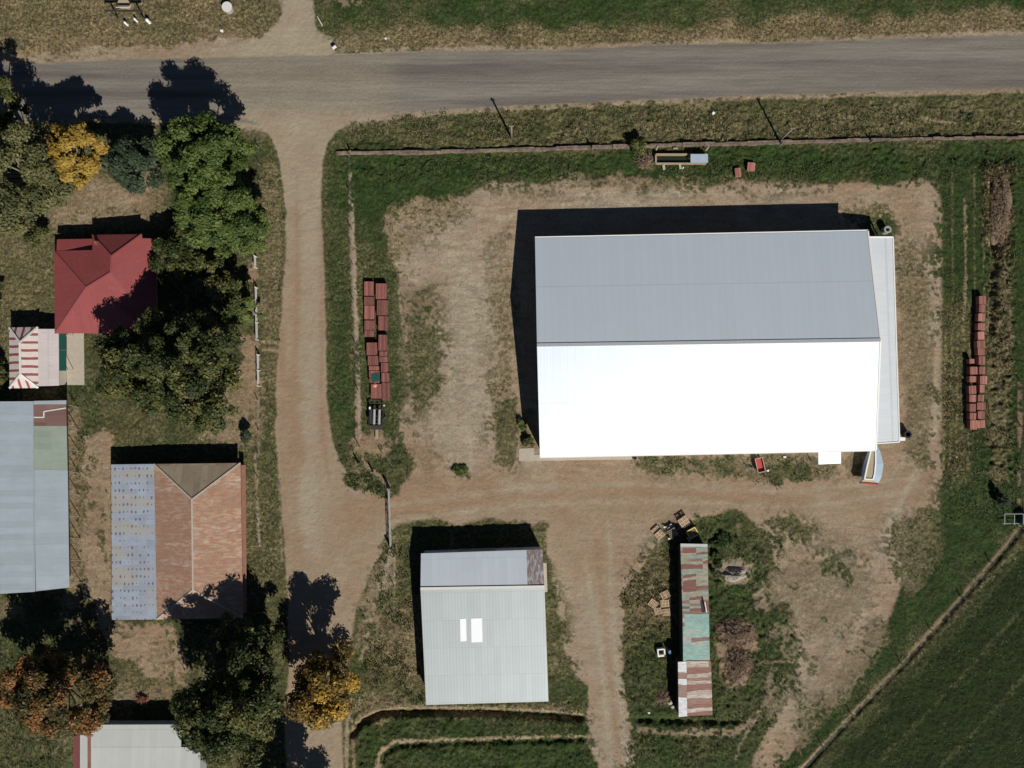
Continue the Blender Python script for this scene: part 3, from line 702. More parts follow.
# ---- long blue-grey shed on the left edge
R_bg = roof_mat('blue_grey_sheet', (.30, .35, .385), .55, .0, rust_amt=.16, sheet=.76, length=4, var=.07, fine=.16, seed=8, rust=(.2, .13, .1))
R_gr = roof_mat('green_mottled_sheet', (.23, .28, .23), .7, .0, rust_amt=.36, sheet=.76, length=2.5, var=.08, fine=.2, seed=9, rust=(.33, .27, .15))
R_br = roof_mat('red_brown_sheet', (.17, .095, .08), .75, .0, sheet=.76, length=2.5, var=.25, fine=.15, seed=10)
b = building('long_shed', 'long blue-grey metal roofed shed cut off by the left edge', [(-60,400),(66,400),(69,588),(-60,594)]); b['category'] = 'shed'
e = 2.2
roof_part(b, 'roof', [([(-75,402,3.3), (33.3,401.3,2.75), (35,591.8,2.75), (-75,598,3.3)], 0)], [R_bg])
roof_part(b, 'lower_roof', [([(34,470,2.6), (67.6,470,e), (69.3,587.5,e), (35.8,591.3,2.6)], 0)], [R_bg])
roof_part(b, 'roof_edge_sheet', [([(33,401,2.6), (66.2,400.3,e), (66.2,404.2,e), (33.1,404.5,2.6)], 0)], [R_bg])
roof_part(b, 'mottled_roof_panel', [([(33.3,426,2.6), (66.6,426,e), (67.5,469.8,e), (34,470,2.6)], 0)], [R_gr], 'greenish mottled patch of roof')
roof_part(b, 'brown_roof_panel', [([(33.2,404.5,2.6), (66.2,404.2,e), (66.5,425.8,e), (33.4,426,2.6)], 0)], [R_br], 'red-brown patch of roof')
cap_part(b, 'white_flashing', [((34,417.3,2.6), (44,417.3,2.48)), ((44,417.3,2.48), (44,411.5,2.48)), ((44,411.5,2.48), (66,408,e+.01))], M['offwhite'], .14, .03, .03)
walls(b, [(-75,402,3.2), (-75,598,3.2), (35,592,2.6), (69,588,2.1), (66,401,2.1), (33,401,2.6)], M['dark'], 1.0)  # near-black walls paint in the shade of the interior under the eaves
for t in np.linspace(.02, .98, 9):
    mb = MB(); p = local(b, P(66 + 3 * t, 401 + 186 * t, e - .12)); mb.bar((p.x - .05, p.y, 1.6), (p.x + .4, p.y - .4, .0), .08)
    mb.build('raking_prop', M['post'], b)
# ---- small striped hip roof
R_st = roof_mat('white_and_red_sheet', (.55, .49, .45), .7, .0, rust=(.26, .055, .05), rust_band=.42, sheet=.50, length=9, var=.04, fine=.06, seed=11)
n = N('striped_roof_sheet'); uv_ = n.uv(); x_, y_, _z = n.sep(uv_)
fr = n.math('FRACT', n.math('ADD', n.math('DIVIDE', x_, .98), n.math('MULTIPLY', n.noise(uv_, .7, 3), .18)))
st = n.ramp(fr, .66, .70)
cc = n.mix(st, n.vary((.58, .51, .47), n.noise(n.scale(uv_, (3, .5, 1)), 1.5, 4, .7), .75, 1.2), n.vary((.24, .055, .05), n.noise(uv_, 2.0, 4), .6, 1.4))
cc = n.mix(n.math('MULTIPLY', n.ramp(n.noise(n.scale(uv_, (4, .8, 1)), 1.2, 5, .7), .55, .7), .5), cc, (.30, .12, .10))
R_st = n.done(cc, .7)
R_pk = roof_mat('pinkish_white_sheet', (.54, .48, .47), .6, .0, rust=(.30, .12, .10), rust_amt=.36, sheet=.95, length=9, var=.05, fine=.05, seed=12)
b = building('striped_hip_shed', 'small white and red striped hip roofed outbuilding below the red roof', [(9,327),(58,328),(58,386),(9,388)]); b['category'] = 'shed'
e, r = 2.2, 3.1
A1, A2, A3, A4 = (9,327.5,e), (38,327,e), (38.3,388,e), (9.5,388.3,e); K1, K2 = (20,342.5,r), (20.5,374.5,r)
roof_part(b, 'roof', [([A1, A2, K1], 0), ([A2, A3, K2, K1], 0), ([A3, A4, K2], 0), ([A4, A1, K1, K2], 0)], [R_st])
cap_part(b, 'ridge_cap', [(K1, K2), (A1, K1), (A2, K1), (A3, K2), (A4, K2)], M['offwhite'], .26, .05)
roof_part(b, 'flat_roof', [([(38.2,329,2.16), (58.6,329,1.98), (58.9,385.6,1.98), (38.4,386.2,2.16)], 0)], [R_pk], 'plain pinkish white side roof')
o, q = walls(b, [A1, A4, (58.9,386,1.95), (58.6,329,1.95)], M['wall_cream'], .2)
panel(b, 'door', q[1], q[2], .3, .45, 0, 1.9, M['wall_blue'], -1)
mb = MB(); a_ = P(58.9, 334, 1.9); c_ = P(66, 369.5, 1.9)
gs = thing('green_shelter', 'narrow dark green shade shelter beside the striped outbuilding', 'shelter', ((a_.x + c_.x) / 2, (a_.y + c_.y) / 2, 0))
mb.box((0, 2.25 - .95, 1.9), (abs(c_.x - a_.x), 2.1, .05)); mb.box((0, -1.1, 1.85), (abs(c_.x - a_.x), 2.45, .05)); mb.build('cover', M['teal'], gs)
for sx in (-1, 1):
    for sy in (-1, 1): mb = MB(); mb.box((sx * .35, sy * 2.15, .92), (.06, .06, 1.84)); mb.build('leg', M['steel'], gs)
sl = MB(); sl.prism([P(x, y)[:2] for x, y in [(66.5,333),(84,333),(84.5,385),(67,385)]][::-1], -.1, .06)
tag(sl.build('concrete_path', M['concrete']), 'pale concrete slab below the red roofed house', 'paving')
for (px, py, mt, lb, zz) in [(62.5,372.5,'orange','orange bin below the green shelter',.6),(62.5,376.2,'yellow','yellow-green bin between two orange ones',.55),(63,381.5,'orange','orange and brown bin nearest the long shed',.5)]:
    p = P(px, py); t = thing('storage_bin', lb, 'bin', (p.x, p.y, 0))
    mb = MB(); mb.prism([(-.3,-.22),(.3,-.22),(.34,.24),(-.34,.24)], 0, zz); mb.build('body', M[mt], t)
    mb = MB(); mb.box((0, 0, zz + .03), (.7, .5, .05)); mb.build('lid', M[mt if mt == 'yellow' else 'orange'], t)
# ---- the red house
R_red = roof_mat('red_painted_sheet', (.245, .052, .050), .65, .0, rust=(.30, .14, .125), rust_amt=.34, sheet=.76, length=3.2, var=.06, fine=.10, seed=13)
b = building('red_roofed_house', 'house with a faded red hipped roof partly shaded by trees', [(54,240),(155,238),(155,333),(55,333)]); b['category'] = 'house'
e, r = 2.25, 4.3
A, B, C = (86,287.5,r), (110.5,272.5,r), (111.5,256,r - .55)
NW, SW, SE, NE = (54,251,e), (55,333.5,e), (157,333,e), (156,238.5,e)
N1, N2, N3, N4 = (92.3,250,2.35), (92.3,234.8,2.35), (141.8,234.2,2.85), (142.2,238.3,2.85)
C = (111.5,256,4.2)
_q = [P(*NW), P(*A), P(*B)]; _n = (_q[1] - _q[0]).cross(_q[2] - _q[0]); _p = P(N1[0], N1[1], 2.2)
N1 = (N1[0], N1[1], _q[0].z - (_n.x * (_p.x - _q[0].x) + _n.y * (_p.y - _q[0].y)) / _n.z)
roof_part(b, 'roof', [([NW, N1, B, A], 0), ([NW, A, SW], 0), ([SW, A, SE], 0), ([A, B, SE], 0), ([B, C, N3, N4], 0), ([B, N4, NE], 0), ([B, NE, SE], 0), ([N2, N3, C], 0), ([N2, C, B], 0), ([N2, B, N1], 0)], [R_red])
cap_part(b, 'ridge_cap', [(NW, A), (SW, A), (A, B), (B, C), (C, N3), (C, N2)], plain('red_ridge_flashing', (.26, .065, .065), .6, .15, 3), .17, .04)
roof_part(b, 'verandah_roof', [([(57,239.3,2.05), (92.2,238.8,2.05), (92.2,250,2.4), (56.5,250.4,2.4)], 0)], [R_red], 'lower strip of red roof over the front verandah')
o, q = walls(b, [(56,252,2.2), (57,332,2.2), (155,331.5,2.2), (155,240,2.2), (141,236,2.2), (94,236,2.2), (94,252,2.2)], M['wall_cream'], .75)
for t0 in (.15, .45, .75): panel(b, 'window', q[0], q[1], t0, t0 + .12, .9, 1.8, M['glass'], -1)
for t0 in (.12, .6): panel(b, 'window', q[1], q[2], t0, t0 + .12, .9, 1.8, M['glass'], -1)
panel(b, 'door', q[1], q[2], .4, .48, 0, 2.0, M['wall_blue'], -1)
mb = MB(); p = local(b, P(97, 243, 3.0)); mb.box((p.x, p.y, 2.95), (.35, .35, .9)); mb.build('chimney', M['cratedark'], b)
# ---- shed at the bottom edge
R_b = roof_mat('grey_white_sheet', (.50, .52, .49), .6, .0, rust_amt=.06, sheet=.76, length=5, var=.05, fine=.08, seed=14)
b = building('grey_shed', 'grey-white roofed shed cut off by the bottom edge below the autumn tree', [(78,725),(200,725),(200,830),(78,830)]); b['category'] = 'shed'
e = 2.1
roof_part(b, 'roof', [([(92,724.8,e), (181,724.5,e), (181,747,e+.3), (92,747,e+.3)], 0), ([(80,732,e), (92,732,e), (92,845,3.3), (80,845,3.3)], 0), ([(92,747.2,e+.3), (200,747.2,e+.3), (200,845,3.3), (92,845,3.3)], 0)], [R_b])
roof_part(b, 'red_roof_strip', [([(73.5,736,1.9), (79.6,735,1.9), (79.6,845,2.8), (73.5,845,2.8)], 0)], [roof_mat('maroon_sheet', (.17, .05, .045), .7, seed=15, fine=.2)], 'dull red strip along the left side')
roof_part(b, 'rusty_stripe', [([(87.5,733,e+.05), (91,733,e+.05), (91,845,3.35), (87.5,845,3.35)], 0)], [roof_mat('rust_strip_sheet', (.25, .11, .085), .8, seed=16, fine=.35, pale=(.45,.42,.38), pale_amt=.6, length=.7)], 'rust-brown stripe down the roof', .03)
walls(b, [(80,726,e), (80,845,3.2), (200,845,3.2), (200,747,2.3), (181,726,e)], M['wall_light'], .25)
# ---- the long narrow shed
R_n1 = sheet_mat('red_green_patched_sheet', [(.3, (.17, .075, .06)), (.25, (.25, .26, .19)), (.2, (.30, .27, .20)), (.1, (.20, .30, .24)), (.15, (.21, .13, .10))], .34, 1.7, seed=17, rust_amt=.5)
R_n2 = sheet_mat('teal_faded_sheet', [(.16, (.22, .13, .11)), (.45, (.24, .38, .33)), (.2, (.33, .36, .32)), (.19, (.22, .34, .31))], .5, 1.9, seed=18, rust_amt=.3)
R_n3 = sheet_mat('white_rust_sheet', [(.45, (.24, .125, .095)), (.25, (.50, .44, .38)), (.15, (.42, .36, .30)), (.15, (.28, .17, .13))], .42, 6, seed=19, rust_amt=.55)
R_n4 = sheet_mat('bright_white_sheet', [(.2, (.32, .22, .17)), (.8, (.72, .72, .72))], .75, 6, seed=23, rust_amt=.1)
b = building('narrow_shed', 'long narrow low shed roofed with rusty, teal and white patches', [(680,545),(707,545),(711,716),(678,716)]); b['category'] = 'shed'
roof_part(b, 'roof', [([(680.5,546.5,2.15), (707.5,547,1.85), (709,614,1.85), (682.5,614,2.15)], 0)], [R_n1], 'rusty red and green patched roof at the upper end')
roof_part(b, 'teal_roof', [([(682.6,614.2,2.15), (709,614.2,1.85), (709.8,660.8,1.85), (683.2,661,2.15)], 0)], [R_n2], 'faded teal roof in the middle')
roof_part(b, 'rusty_white_roof', [([(686.8,661.2,2.2), (711,661,1.9), (712.5,715,1.9), (687.3,716,2.2)], 0)], [R_n3], 'rusty white roof at the lower end')
roof_part(b, 'white_roof_strip', [([(678,662,2.0), (686.6,661.5,2.18), (687.2,716.3,2.18), (678.8,717,2.0)], 0)], [R_n4], 'bright white strip at the lower left')
cap_part(b, 'top_flashing', [((680.5,545,2.15), (707.5,545.5,1.86))], M['steel'], .35, .04, 0)
walls(b, [(680.5,546,1.9), (682,661,2.0), (678,662,1.9), (678.8,717,1.9), (712.5,715,1.8), (710,661,1.75), (707.5,547,1.75)], M['dark'], .08)
mb = MB()
mb.face([local(b, P(*p)) for p in [(700.3,600.5,1.99), (703,600.5,1.97), (705.5,612.5,1.95), (702,612.5,1.98)]])
mb.build('painted_roof_hole', M['black'], b)  # black face on the uncut roof paints the dark inside of the opening
mb = MB(); mb.bar(local(b, P(704.5, 601.5, 2.3)), local(b, P(706.5, 612, 2.15)), .12, .25); mb.build('lifted_sheet', M['offwhite'], b)

# ------------------------------------------------------------------ trees
def leaf_material(name, c1, c2, c3=None, t=.25):
    n = N(name); a = n.attr('tint'); o = n.pos()
    big = n.noise(o, .55, 3)
    c = n.mix(n.ramp(n.math('ADD', n.math('MULTIPLY', a, .6), n.math('MULTIPLY', big, .5)), .3, .8), c1, c2)
    if c3 is not None: c = n.mix(n.ramp(n.math('ADD', n.math('MULTIPLY', a, .5), n.math('MULTIPLY', n.noise(o, .35, 2), .8)), .66, .8), c, c3)
    n.set(n.b.inputs['Base Color'], c); n.b.inputs['Roughness'].default_value = .55; n.b.inputs['Specular IOR Level'].default_value = .25
    tr = n.t.nodes.new('ShaderNodeBsdfTranslucent'); n.set(tr.inputs[0], c)
    mx = n.t.nodes.new('ShaderNodeMixShader'); mx.inputs[0].default_value = t
    n.t.links.new(n.b.outputs[0], mx.inputs[1]); n.t.links.new(tr.outputs[0], mx.inputs[2])
    n.t.links.new(mx.outputs[0], n.t.nodes['Material Output'].inputs['Surface'])
    return n.m
L = {}
L['green'] = leaf_material('bright_green_leaves', (.050, .080, .018), (.125, .165, .04))
L['olive'] = leaf_material('olive_leaves', (.07, .08, .03), (.17, .165, .065))
L['deep'] = leaf_material('deep_green_leaves', (.030, .044, .012), (.085, .10, .028), (.145, .14, .045))
L['yellow'] = leaf_material('golden_leaves', (.30, .195, .03), (.43, .29, .06), t=.3)
L['blue'] = leaf_material('bluish_green_leaves', (.035, .052, .03), (.075, .098, .05))
L['autumn'] = leaf_material('autumn_leaves', (.06, .06, .022), (.13, .095, .03), (.27, .125, .04))
L['gold2'] = leaf_material('amber_leaves', (.07, .055, .018), (.30, .18, .03), (.48, .30, .05))
L['weedy'] = leaf_material('low_bush_leaves', (.025, .05, .012), (.07, .11, .028))
L['lime'] = leaf_material('yellow_green_leaves', (.08, .11, .025), (.17, .20, .06))
def tree(name, label, cat, px, py, h, rx, ry, mat, crown_z=None, rz_=None, leaves=14000, clumps=110, csize=.17, leaf=.20, seed=1, lobes=.22, group=None, trunk=.28, gaps=.0, dx=0, dy=0):
    """px,py: where the crown's middle shows in the aerial photo; rx, ry crown radii in metres"""
    rs = np.random.RandomState(seed)
    rz = rz_ or h * .43; cz = crown_z or h - rz
    c = P(px, py, cz); root = thing(name, label, cat, (c.x + dx, c.y + dy, GZ(px, py) - .05), 0, group)
    ph = rs.rand(4) * 6.28
    # clump centres through the crown volume, more towards the upper shell
    u = rs.normal(size=(clumps * 3, 3)); u /= np.linalg.norm(u, axis=1)[:, None]
    u = u[u[:, 2] > -.45][:int(clumps * .72)]
    az = np.arctan2(u[:, 1], u[:, 0])
    lob = 1 + lobes * (np.sin(2 * az + ph[0]) * .5 + np.sin(3 * az + ph[1]) * .5 + np.sin(5 * az + ph[2]) * .45)
    rad = rs.uniform(.30, 1.0, len(u)) ** .55
    rr = csize * min(rx, ry) * rs.uniform(.65, 1.45, len(u))
    cc_ = np.stack([u[:, 0] * (rx - rr * .6) * lob * rad, u[:, 1] * (ry - rr * .6) * lob * rad, u[:, 2] * rz * rad * .92 + cz], 1)
    # leaves on the shells of the clumps
    wgt = rr ** 2; wgt /= wgt.sum(); ci = rs.choice(len(u), leaves, p=wgt)
    d = rs.normal(size=(leaves, 3)); d /= np.linalg.norm(d, axis=1)[:, None]
    d[:, 2] = np.where(d[:, 2] < -.3, -d[:, 2], d[:, 2])
    rad2 = rs.uniform(.45, 1.12, leaves)[:, None]
    pos = cc_[ci] + d * rr[ci][:, None] * rad2 * np.array([1.08, 1.08, .62])
    nr = d * .55 + np.array([0, 0, .55]) + rs.normal(size=(leaves, 3)) * .42
    nr /= np.linalg.norm(nr, axis=1)[:, None]
    t1 = np.cross(nr, rs.normal(size=(leaves, 3))); t1 /= np.linalg.norm(t1, axis=1)[:, None]; t2 = np.cross(nr, t1)
    sz = leaf * rs.uniform(.6, 1.35, leaves)[:, None]
    v = np.stack([pos - t1 * sz, pos + t2 * sz * .55, pos + t1 * sz, pos - t2 * sz * .55], 1).reshape(-1, 3)
    f = np.arange(leaves * 4).reshape(-1, 4)
    me = bpy.data.meshes.new('crown'); me.vertices.add(len(v)); me.vertices.foreach_set('co', v.astype(np.float32).ravel())
    me.loops.add(len(v)); me.loops.foreach_set('vertex_index', f.astype(np.int32).ravel())
    me.polygons.add(leaves); me.polygons.foreach_set('loop_start', np.arange(0, leaves * 4, 4, dtype=np.int32))
    me.update(calc_edges=True)
    cl_t = rs.rand(len(u))
    at = me.attributes.new('tint', 'FLOAT', 'FACE'); at.data.foreach_set('value', np.clip(cl_t[ci] * .55 + rs.rand(leaves) * .45, 0, 1).astype(np.float32))
    me.materials.append(mat)
    o = bpy.data.objects.new('crown', me); col.objects.link(o); o.parent = root
    mb = MB(); top = Vector((rs.uniform(-.3, .3), rs.uniform(-.3, .3), cz))
    fork = Vector((top.x * .4, top.y * .4, max(cz - rz * .8, .4)))
    mb.tube([(-dx, -dy, 0), (fork.x * .5 - dx * .5, fork.y * .5 - dy * .5, fork.z * .5), tuple(fork), tuple(top), (top.x, top.y, cz + rz * .5)], [trunk * 1.25, trunk, trunk * .8, trunk * .45, .04], 9)
    order = rs.choice(len(u), min(16, len(u)), replace=False)
    for k in order:
        q = Vector(cc_[k]); m_ = fork.lerp(q, .5) + Vector((0, 0, .25 * rz * rs.rand())); st_ = fork.lerp(top, rs.uniform(0, .8))
        mb.tube([tuple(st_), tuple(m_), tuple(q)], [trunk * .38, trunk * .22, .03], 6)
    mb.build('trunk', M['bark'], root, True)
    return root
G = 'trees west of the lane'
tree('shade_tree', 'added dark tree filling out the shade at the lower right corner of the rusty hip roof', 'tree', 243, 655, 8, 4.8, 4.8, L['deep'], leaves=16000, clumps=110, csize=.18, seed=44, group=G)  # tree added to darken the lit gap between the lower tree's crown and shadow
tree('gum_tree', 'large olive-green tree filling the top left corner', 'tree', 16, 172, 12.5, 6.2, 6.8, L['olive'], leaves=22000, clumps=150, csize=.16, seed=11, group=G)
tree('gum_tree', 'dark tree above the olive one, mostly cut off by the left edge', 'tree', -8, 108, 10, 4.2, 3.8, L['deep'], leaves=9000, clumps=60, csize=.2, seed=12, group=G)
tree('golden_tree', 'golden yellow tree right of the olive tree', 'tree', 75, 153, 9.8, 3.3, 4.0, L['yellow'], leaves=12000, clumps=75, csize=.2, seed=5, group=G, rz_=3.4)
tree('bluish_tree', 'dull bluish green tree between the golden and the bright green tree', 'tree', 134, 163, 6.5, 3.6, 3.5, L['blue'], leaves=11000, clumps=70, csize=.2, seed=14, group=G)
tree('leafy_tree', 'bright green tree nearest the road junction', 'tree', 207, 160, 12, 6.0, 4.9, L['green'], leaves=22000, clumps=130, csize=.17, seed=15, group=G)
tree('leafy_tree', 'bright green tree overhanging the lane right of the red roof', 'tree', 222, 212, 11, 4.8, 6.0, L['green'], leaves=20000, clumps=120, csize=.17, seed=16, group=G)
tree('shade_tree', 'low dark tree against the right side of the red roof', 'tree', 176, 262, 4.6, 3.5, 3.9, L['deep'], leaves=12000, clumps=70, csize=.2, seed=17, group=G)
tree('shade_tree', 'shaded tree between the red roof and the white rail fence', 'tree', 216, 298, 4.8, 4.3, 4.8, L['deep'], leaves=14000, clumps=80, csize=.2, seed=18, group=G)
tree('shade_tree', 'biggest deep green tree below the red roof', 'tree', 152, 362, 10.6, 5.9, 6.4, L['deep'], leaves=26000, clumps=170, csize=.15, seed=19, group=G)
tree('shade_tree', 'deep green tree above the rusty hip roof', 'tree', 199, 370, 13.5, 5.6, 6.8, L['deep'], leaves=22000, clumps=150, csize=.16, seed=20, group=G)
tree('small_tree', 'yellow-green sapling overhanging the top of the white rail fence', 'tree', 252, 236, 5, 1.7, 2.6, L['lime'], leaves=4000, clumps=30, csize=.3, seed=21, group=G)
tree('small_tree', 'yellow-green sapling beside the middle of the white rail fence', 'tree', 249, 312, 4.5, 1.6, 2.4, L['lime'], leaves=3600, clumps=28, csize=.3, seed=22, group=G)
tree('autumn_tree', 'orange and green autumn tree above the bottom left shed', 'tree', 60, 692, 10, 6.9, 5.4, L['autumn'], leaves=22000, clumps=150, csize=.16, seed=23, group=G)
tree('shade_tree', 'dark green tree right of the bottom left shed', 'tree', 232, 712, 14, 6.2, 6.6, L['deep'], leaves=26000, clumps=160, csize=.16, seed=24, group=G)
tree('amber_tree', 'amber-leaved tree at the foot of the dirt lane', 'tree', 325, 686, 9.5, 4.4, 4.8, L['gold2'], leaves=12000, clumps=85, csize=.19, seed=25, group=G)
tree('shade_tree', 'tree just below the frame whose shadow lies on the lane foot', 'tree', 302, 862, 13, 5.2, 5.6, L['deep'], leaves=12000, clumps=90, csize=.19, seed=26, group=G)
# shrubs
def shrub(label, px, py, h, rx, ry, mat, seed, leaves=1500, cl=16, leaf=.14, cat='shrub', name='shrub', group=None):
    return tree(name, label, cat, px, py, h, rx, ry, mat, crown_z=h * .5, rz_=h * .5, leaves=leaves, clumps=cl, csize=.36, leaf=leaf, seed=seed, trunk=.07, group=group)
shrub('dark shrub left of the red roof under the olive tree', 38, 236, 3.0, 1.9, 1.6, L['deep'], 31, 3200)
shrub('shrubs at the left edge beside the striped outbuilding', -3, 372, 2.6, 1.4, 1.9, L['deep'], 32, 2400)
shrub('small round bush on the bare ground above the rusty hip roof', 246, 436, 2.2, .8, .8, L['blue'], 33, 1600)
shrub('dense bush under the roadside fence left of the trough', 639, 146, 2.0, .9, 1.0, L['deep'], 34, 1500)
shrub('bushy weed in the bed at the lower left corner of the biggest shed', 522, 425, .9, .6, .8, L['green'], 35, 700)
shrub('dark low bush at the foot of the bed by the biggest shed', 528, 441, .8, .9, .8, L['deep'], 36, 700)
shrub('leafy bush right of the upper end of the narrow shed', 716, 566, .8, .7, 2.0, L['weedy'], 37, 1800)
shrub('leafy bush left of the grey gravel mound', 722, 542, .7, 1.4, 1.3, L['weedy'], 38, 1800)
shrub('low spreading weed patch in the middle of the dirt yard', 461, 471, .5, 1.2, .8, L['green'], 40, 900)
shrub('round green bush on the left lawn edge', -4, 298, 2.0, 1.1, 1.9, L['green'], 41, 1800)
shrub('pair of bushes left of the pasture gate frame', 1003, 500, 1.9, .8, 1.0, L['blue'], 42, 1600)
# weeds and long grass: nobody could count them
def tufts(name, label, spots, mat, seed, bl=.2):
    rs = np.random.RandomState(seed); V = []
    for (x0, y0, x1, y1, n_, hh) in spots:
        xs = rs.uniform(x0, x1, n_); ys = rs.uniform(y0, y1, n_)
        for x, y in zip(xs, ys):
            iy = int(np.clip(y - Y0, 0, SH[0]-1)); ix = int(np.clip(x - X0, 0, SH[1]-1))
            if F['soil'][iy, ix] > .35 or F['asph'][iy, ix] > .1: continue
            if rs.rand() > np.clip((nA[iy, ix] * .5 + nB[iy, ix] * .5 - .42) * 4, 0.04, 1) * .75: continue
            z = Zf[iy, ix]; bx, by = (x - 512) / S, (384 - y) / S
            for k in range(4):
                a = rs.rand() * 6.28; l = bl * rs.uniform(.5, 1.2); hz = hh * .7 * rs.uniform(.4, 1.2); ww = .03 + .04 * rs.rand()
                ox, oy = rs.normal(0, .2, 2)
                ca_, sa_ = math.cos(a), math.sin(a)
                V += [(bx+ox - sa_*ww, by+oy + ca_*ww, z), (bx+ox + sa_*ww, by+oy - ca_*ww, z), (bx+ox + ca_*l*.6 + sa_*ww, by+oy + sa_*l*.6 - ca_*ww, z + hz*.8), (bx+ox + ca_*l, by+oy + sa_*l, z + hz)]
    v = np.array(V); nf = len(v) // 4
    me = bpy.data.meshes.new(name); me.vertices.add(len(v)); me.vertices.foreach_set('co', v.astype(np.float32).ravel())
    me.loops.add(len(v)); me.loops.foreach_set('vertex_index', np.arange(len(v), dtype=np.int32))
    me.polygons.add(nf); me.polygons.foreach_set('loop_start', np.arange(0, nf * 4, 4, dtype=np.int32)); me.update(calc_edges=True)
    at = me.attributes.new('tint', 'FLOAT', 'FACE'); at.data.foreach_set('value', rs.rand(nf).astype(np.float32))
    me.materials.append(mat); o = bpy.data.objects.new(name, me); col.objects.link(o)
    return tag(o, label, 'grass', kind='stuff')
L['weed'] = leaf_material('weed_leaves', (.040, .064, .018), (.080, .110, .033), t=.35)
L['straw'] = leaf_material('straw_blades', (.12, .10, .045), (.24, .19, .095), t=.3)
tufts('weeds', 'rank green weeds on the verges and round the sheds',
      [(352,158,1024,180,5000,.22),(352,112,1024,140,3500,.22),(355,160,400,440,1500,.15),(622,515,800,768,6500,.25),(352,700,600,768,3000,.18),(944,150,1024,520,5000,.18),(800,520,1024,768,3500,.12),
       (262,160,285,600,900,.15),(360,545,425,705,2500,.3),(632,456,860,486,900,.25),(340,445,420,500,1500,.25),(60,385,100,560,700,.25),(0,590,60,768,1500,.3),(330,150,350,440,700,.12)], L['weed'], 3)
tufts('dry_grass', 'straw-coloured dry grass along the road verges and the bank on the right',
      [(330,22,1024,48,2500,.15),(0,10,280,50,1200,.12),(352,108,1024,142,3500,.25),(984,165,1014,262,1200,.6),(944,300,980,480,1500,.3),(365,600,425,690,1200,.3),(622,545,672,640,900,.3),(985,262,1012,480,900,.4)], L['straw'], 4)

# ------------------------------------------------------------------ fences, walls, poles
def fence(name, label, pts, spacing, h, wires=3, mat=None, thick=.11, rail=False, cat='fence'):
    w3 = [P(x, y) for x, y in pts]; root = thing(name, label, cat, (w3[0].x, w3[0].y, 0))
    wm = MB(); last = None
    for i in range(len(w3) - 1):
        a, b_ = w3[i], w3[i + 1]; n_ = max(1, int(round((b_ - a).length / spacing)))
        for k in range(n_ + (i == len(w3) - 2)):
            p = a.lerp(b_, k / n_); q = local(root, p)
            j = random.uniform(-.03, .03)
            pm = MB(); pm.tube([(q.x, q.y, -.3), (q.x + j, q.y + j, h + random.uniform(-.05, .1))], [thick * .6, thick * .5], 7)
            pm.build('post', mat or M['post'], root)
            if last is not None:
                for wv_ in range(wires):
                    z = h * (wv_ + 1) / (wires + .3)
                    if rail: wm.bar((last.x, last.y, z), (q.x, q.y, z), .06, .14)
                    else: wm.bar((last.x, last.y, z), (q.x, q.y, z), .012)
            last = q
    wm.build('rail' if rail else 'wires', (mat or M['post']) if rail else M['wire'], root)
    return root
lw = MB(); prev = None
wall_pts = [(337,153.8),(350,153.2),(430,152.8),(512,150.5),(600,147.8),(650,146),(768,143.3),(868,140.3),(1100,136.5)]
for i in range(len(wall_pts) - 1):
    a = P(*wall_pts[i]); b_ = P(*wall_pts[i + 1]); wd = .34 if i > 6 else .5
    n_ = max(1, int((b_ - a).length / 1.3))
    for k in range(n_):
        q0, q1 = a.lerp(b_, k / n_), a.lerp(b_, (k + 1) / n_ + .002); o_ = random.uniform(-.05, .05); h_ = random.uniform(.46, .6)
        lw.bar((q0.x, q0.y + o_, h_ / 2 - .13), (q1.x, q1.y + o_, h_ / 2 - .13), wd * random.uniform(.6, .95), h_)
tag(lw.build('low_wall', M['bank']), 'long low brown wall running parallel to the road', 'wall')
fence('roadside_fence', 'post and wire fence above the low brown wall beside the road', [(352,154),(592,149.5),(641,147.5),(780,145),(870,142.5),(1080,138.5)], 30, 1.25, 4, None, .22)
fence('yard_fence', 'post and wire fence along the narrow bare track right of the dirt lane', [(350,157),(352,230),(354,300),(358,390),(359,446)], 5, 1.1, 3)
fence('corner_fence', 'short slanting fence between the lane track and the yard gate', [(358.5,463),(373,471.5),(389,487)], 3, 1.2, 3, None, .22)
fence('lower_fence', 'fence running down from the yard gate left of the pale grey shed', [(394,556),(394,615)], 3, 1.1, 3)
fence('pasture_fence', 'long diagonal wire fence above the dark field at bottom right', [(1018,527),(960,596),(900,662),(850,713),(792,776)], 6, 1.1, 3)
fence('edge_fence', 'short fence down the right edge above the pasture gate', [(1021,384),(1020,512)], 5, 1.1, 3)
fence('white_rail_fence', 'upper stretch of white rail fence beside the dirt lane', [(257.5,288),(258.5,340)], 2.4, 1.0, 2, M['offwhite'], .14, True)
fence('white_rail_fence', 'lower stretch of white rail fence, below the gap, beside the dirt lane', [(259.5,355),(260,386)], 1.9, 1.0, 2, M['offwhite'], .16, True)
fence('white_rail_fence', 'short top piece of white rail fence under the sapling', [(256.5,257),(257,268)], 1.2, 1.0, 2, M['offwhite'], .14, True)
fence('weathered_fence', 'weathered low fence left of the dirt lane beside the rusty hip roof', [(258,400),(259,430),(257,500),(259,545)], 3, .9, 2, M['timber'], .1)
fence('garden_fence', 'short dark paling fence by the lane left of the gravel mouth', [(259,148),(262,200)], 2.5, 1.0, 2)
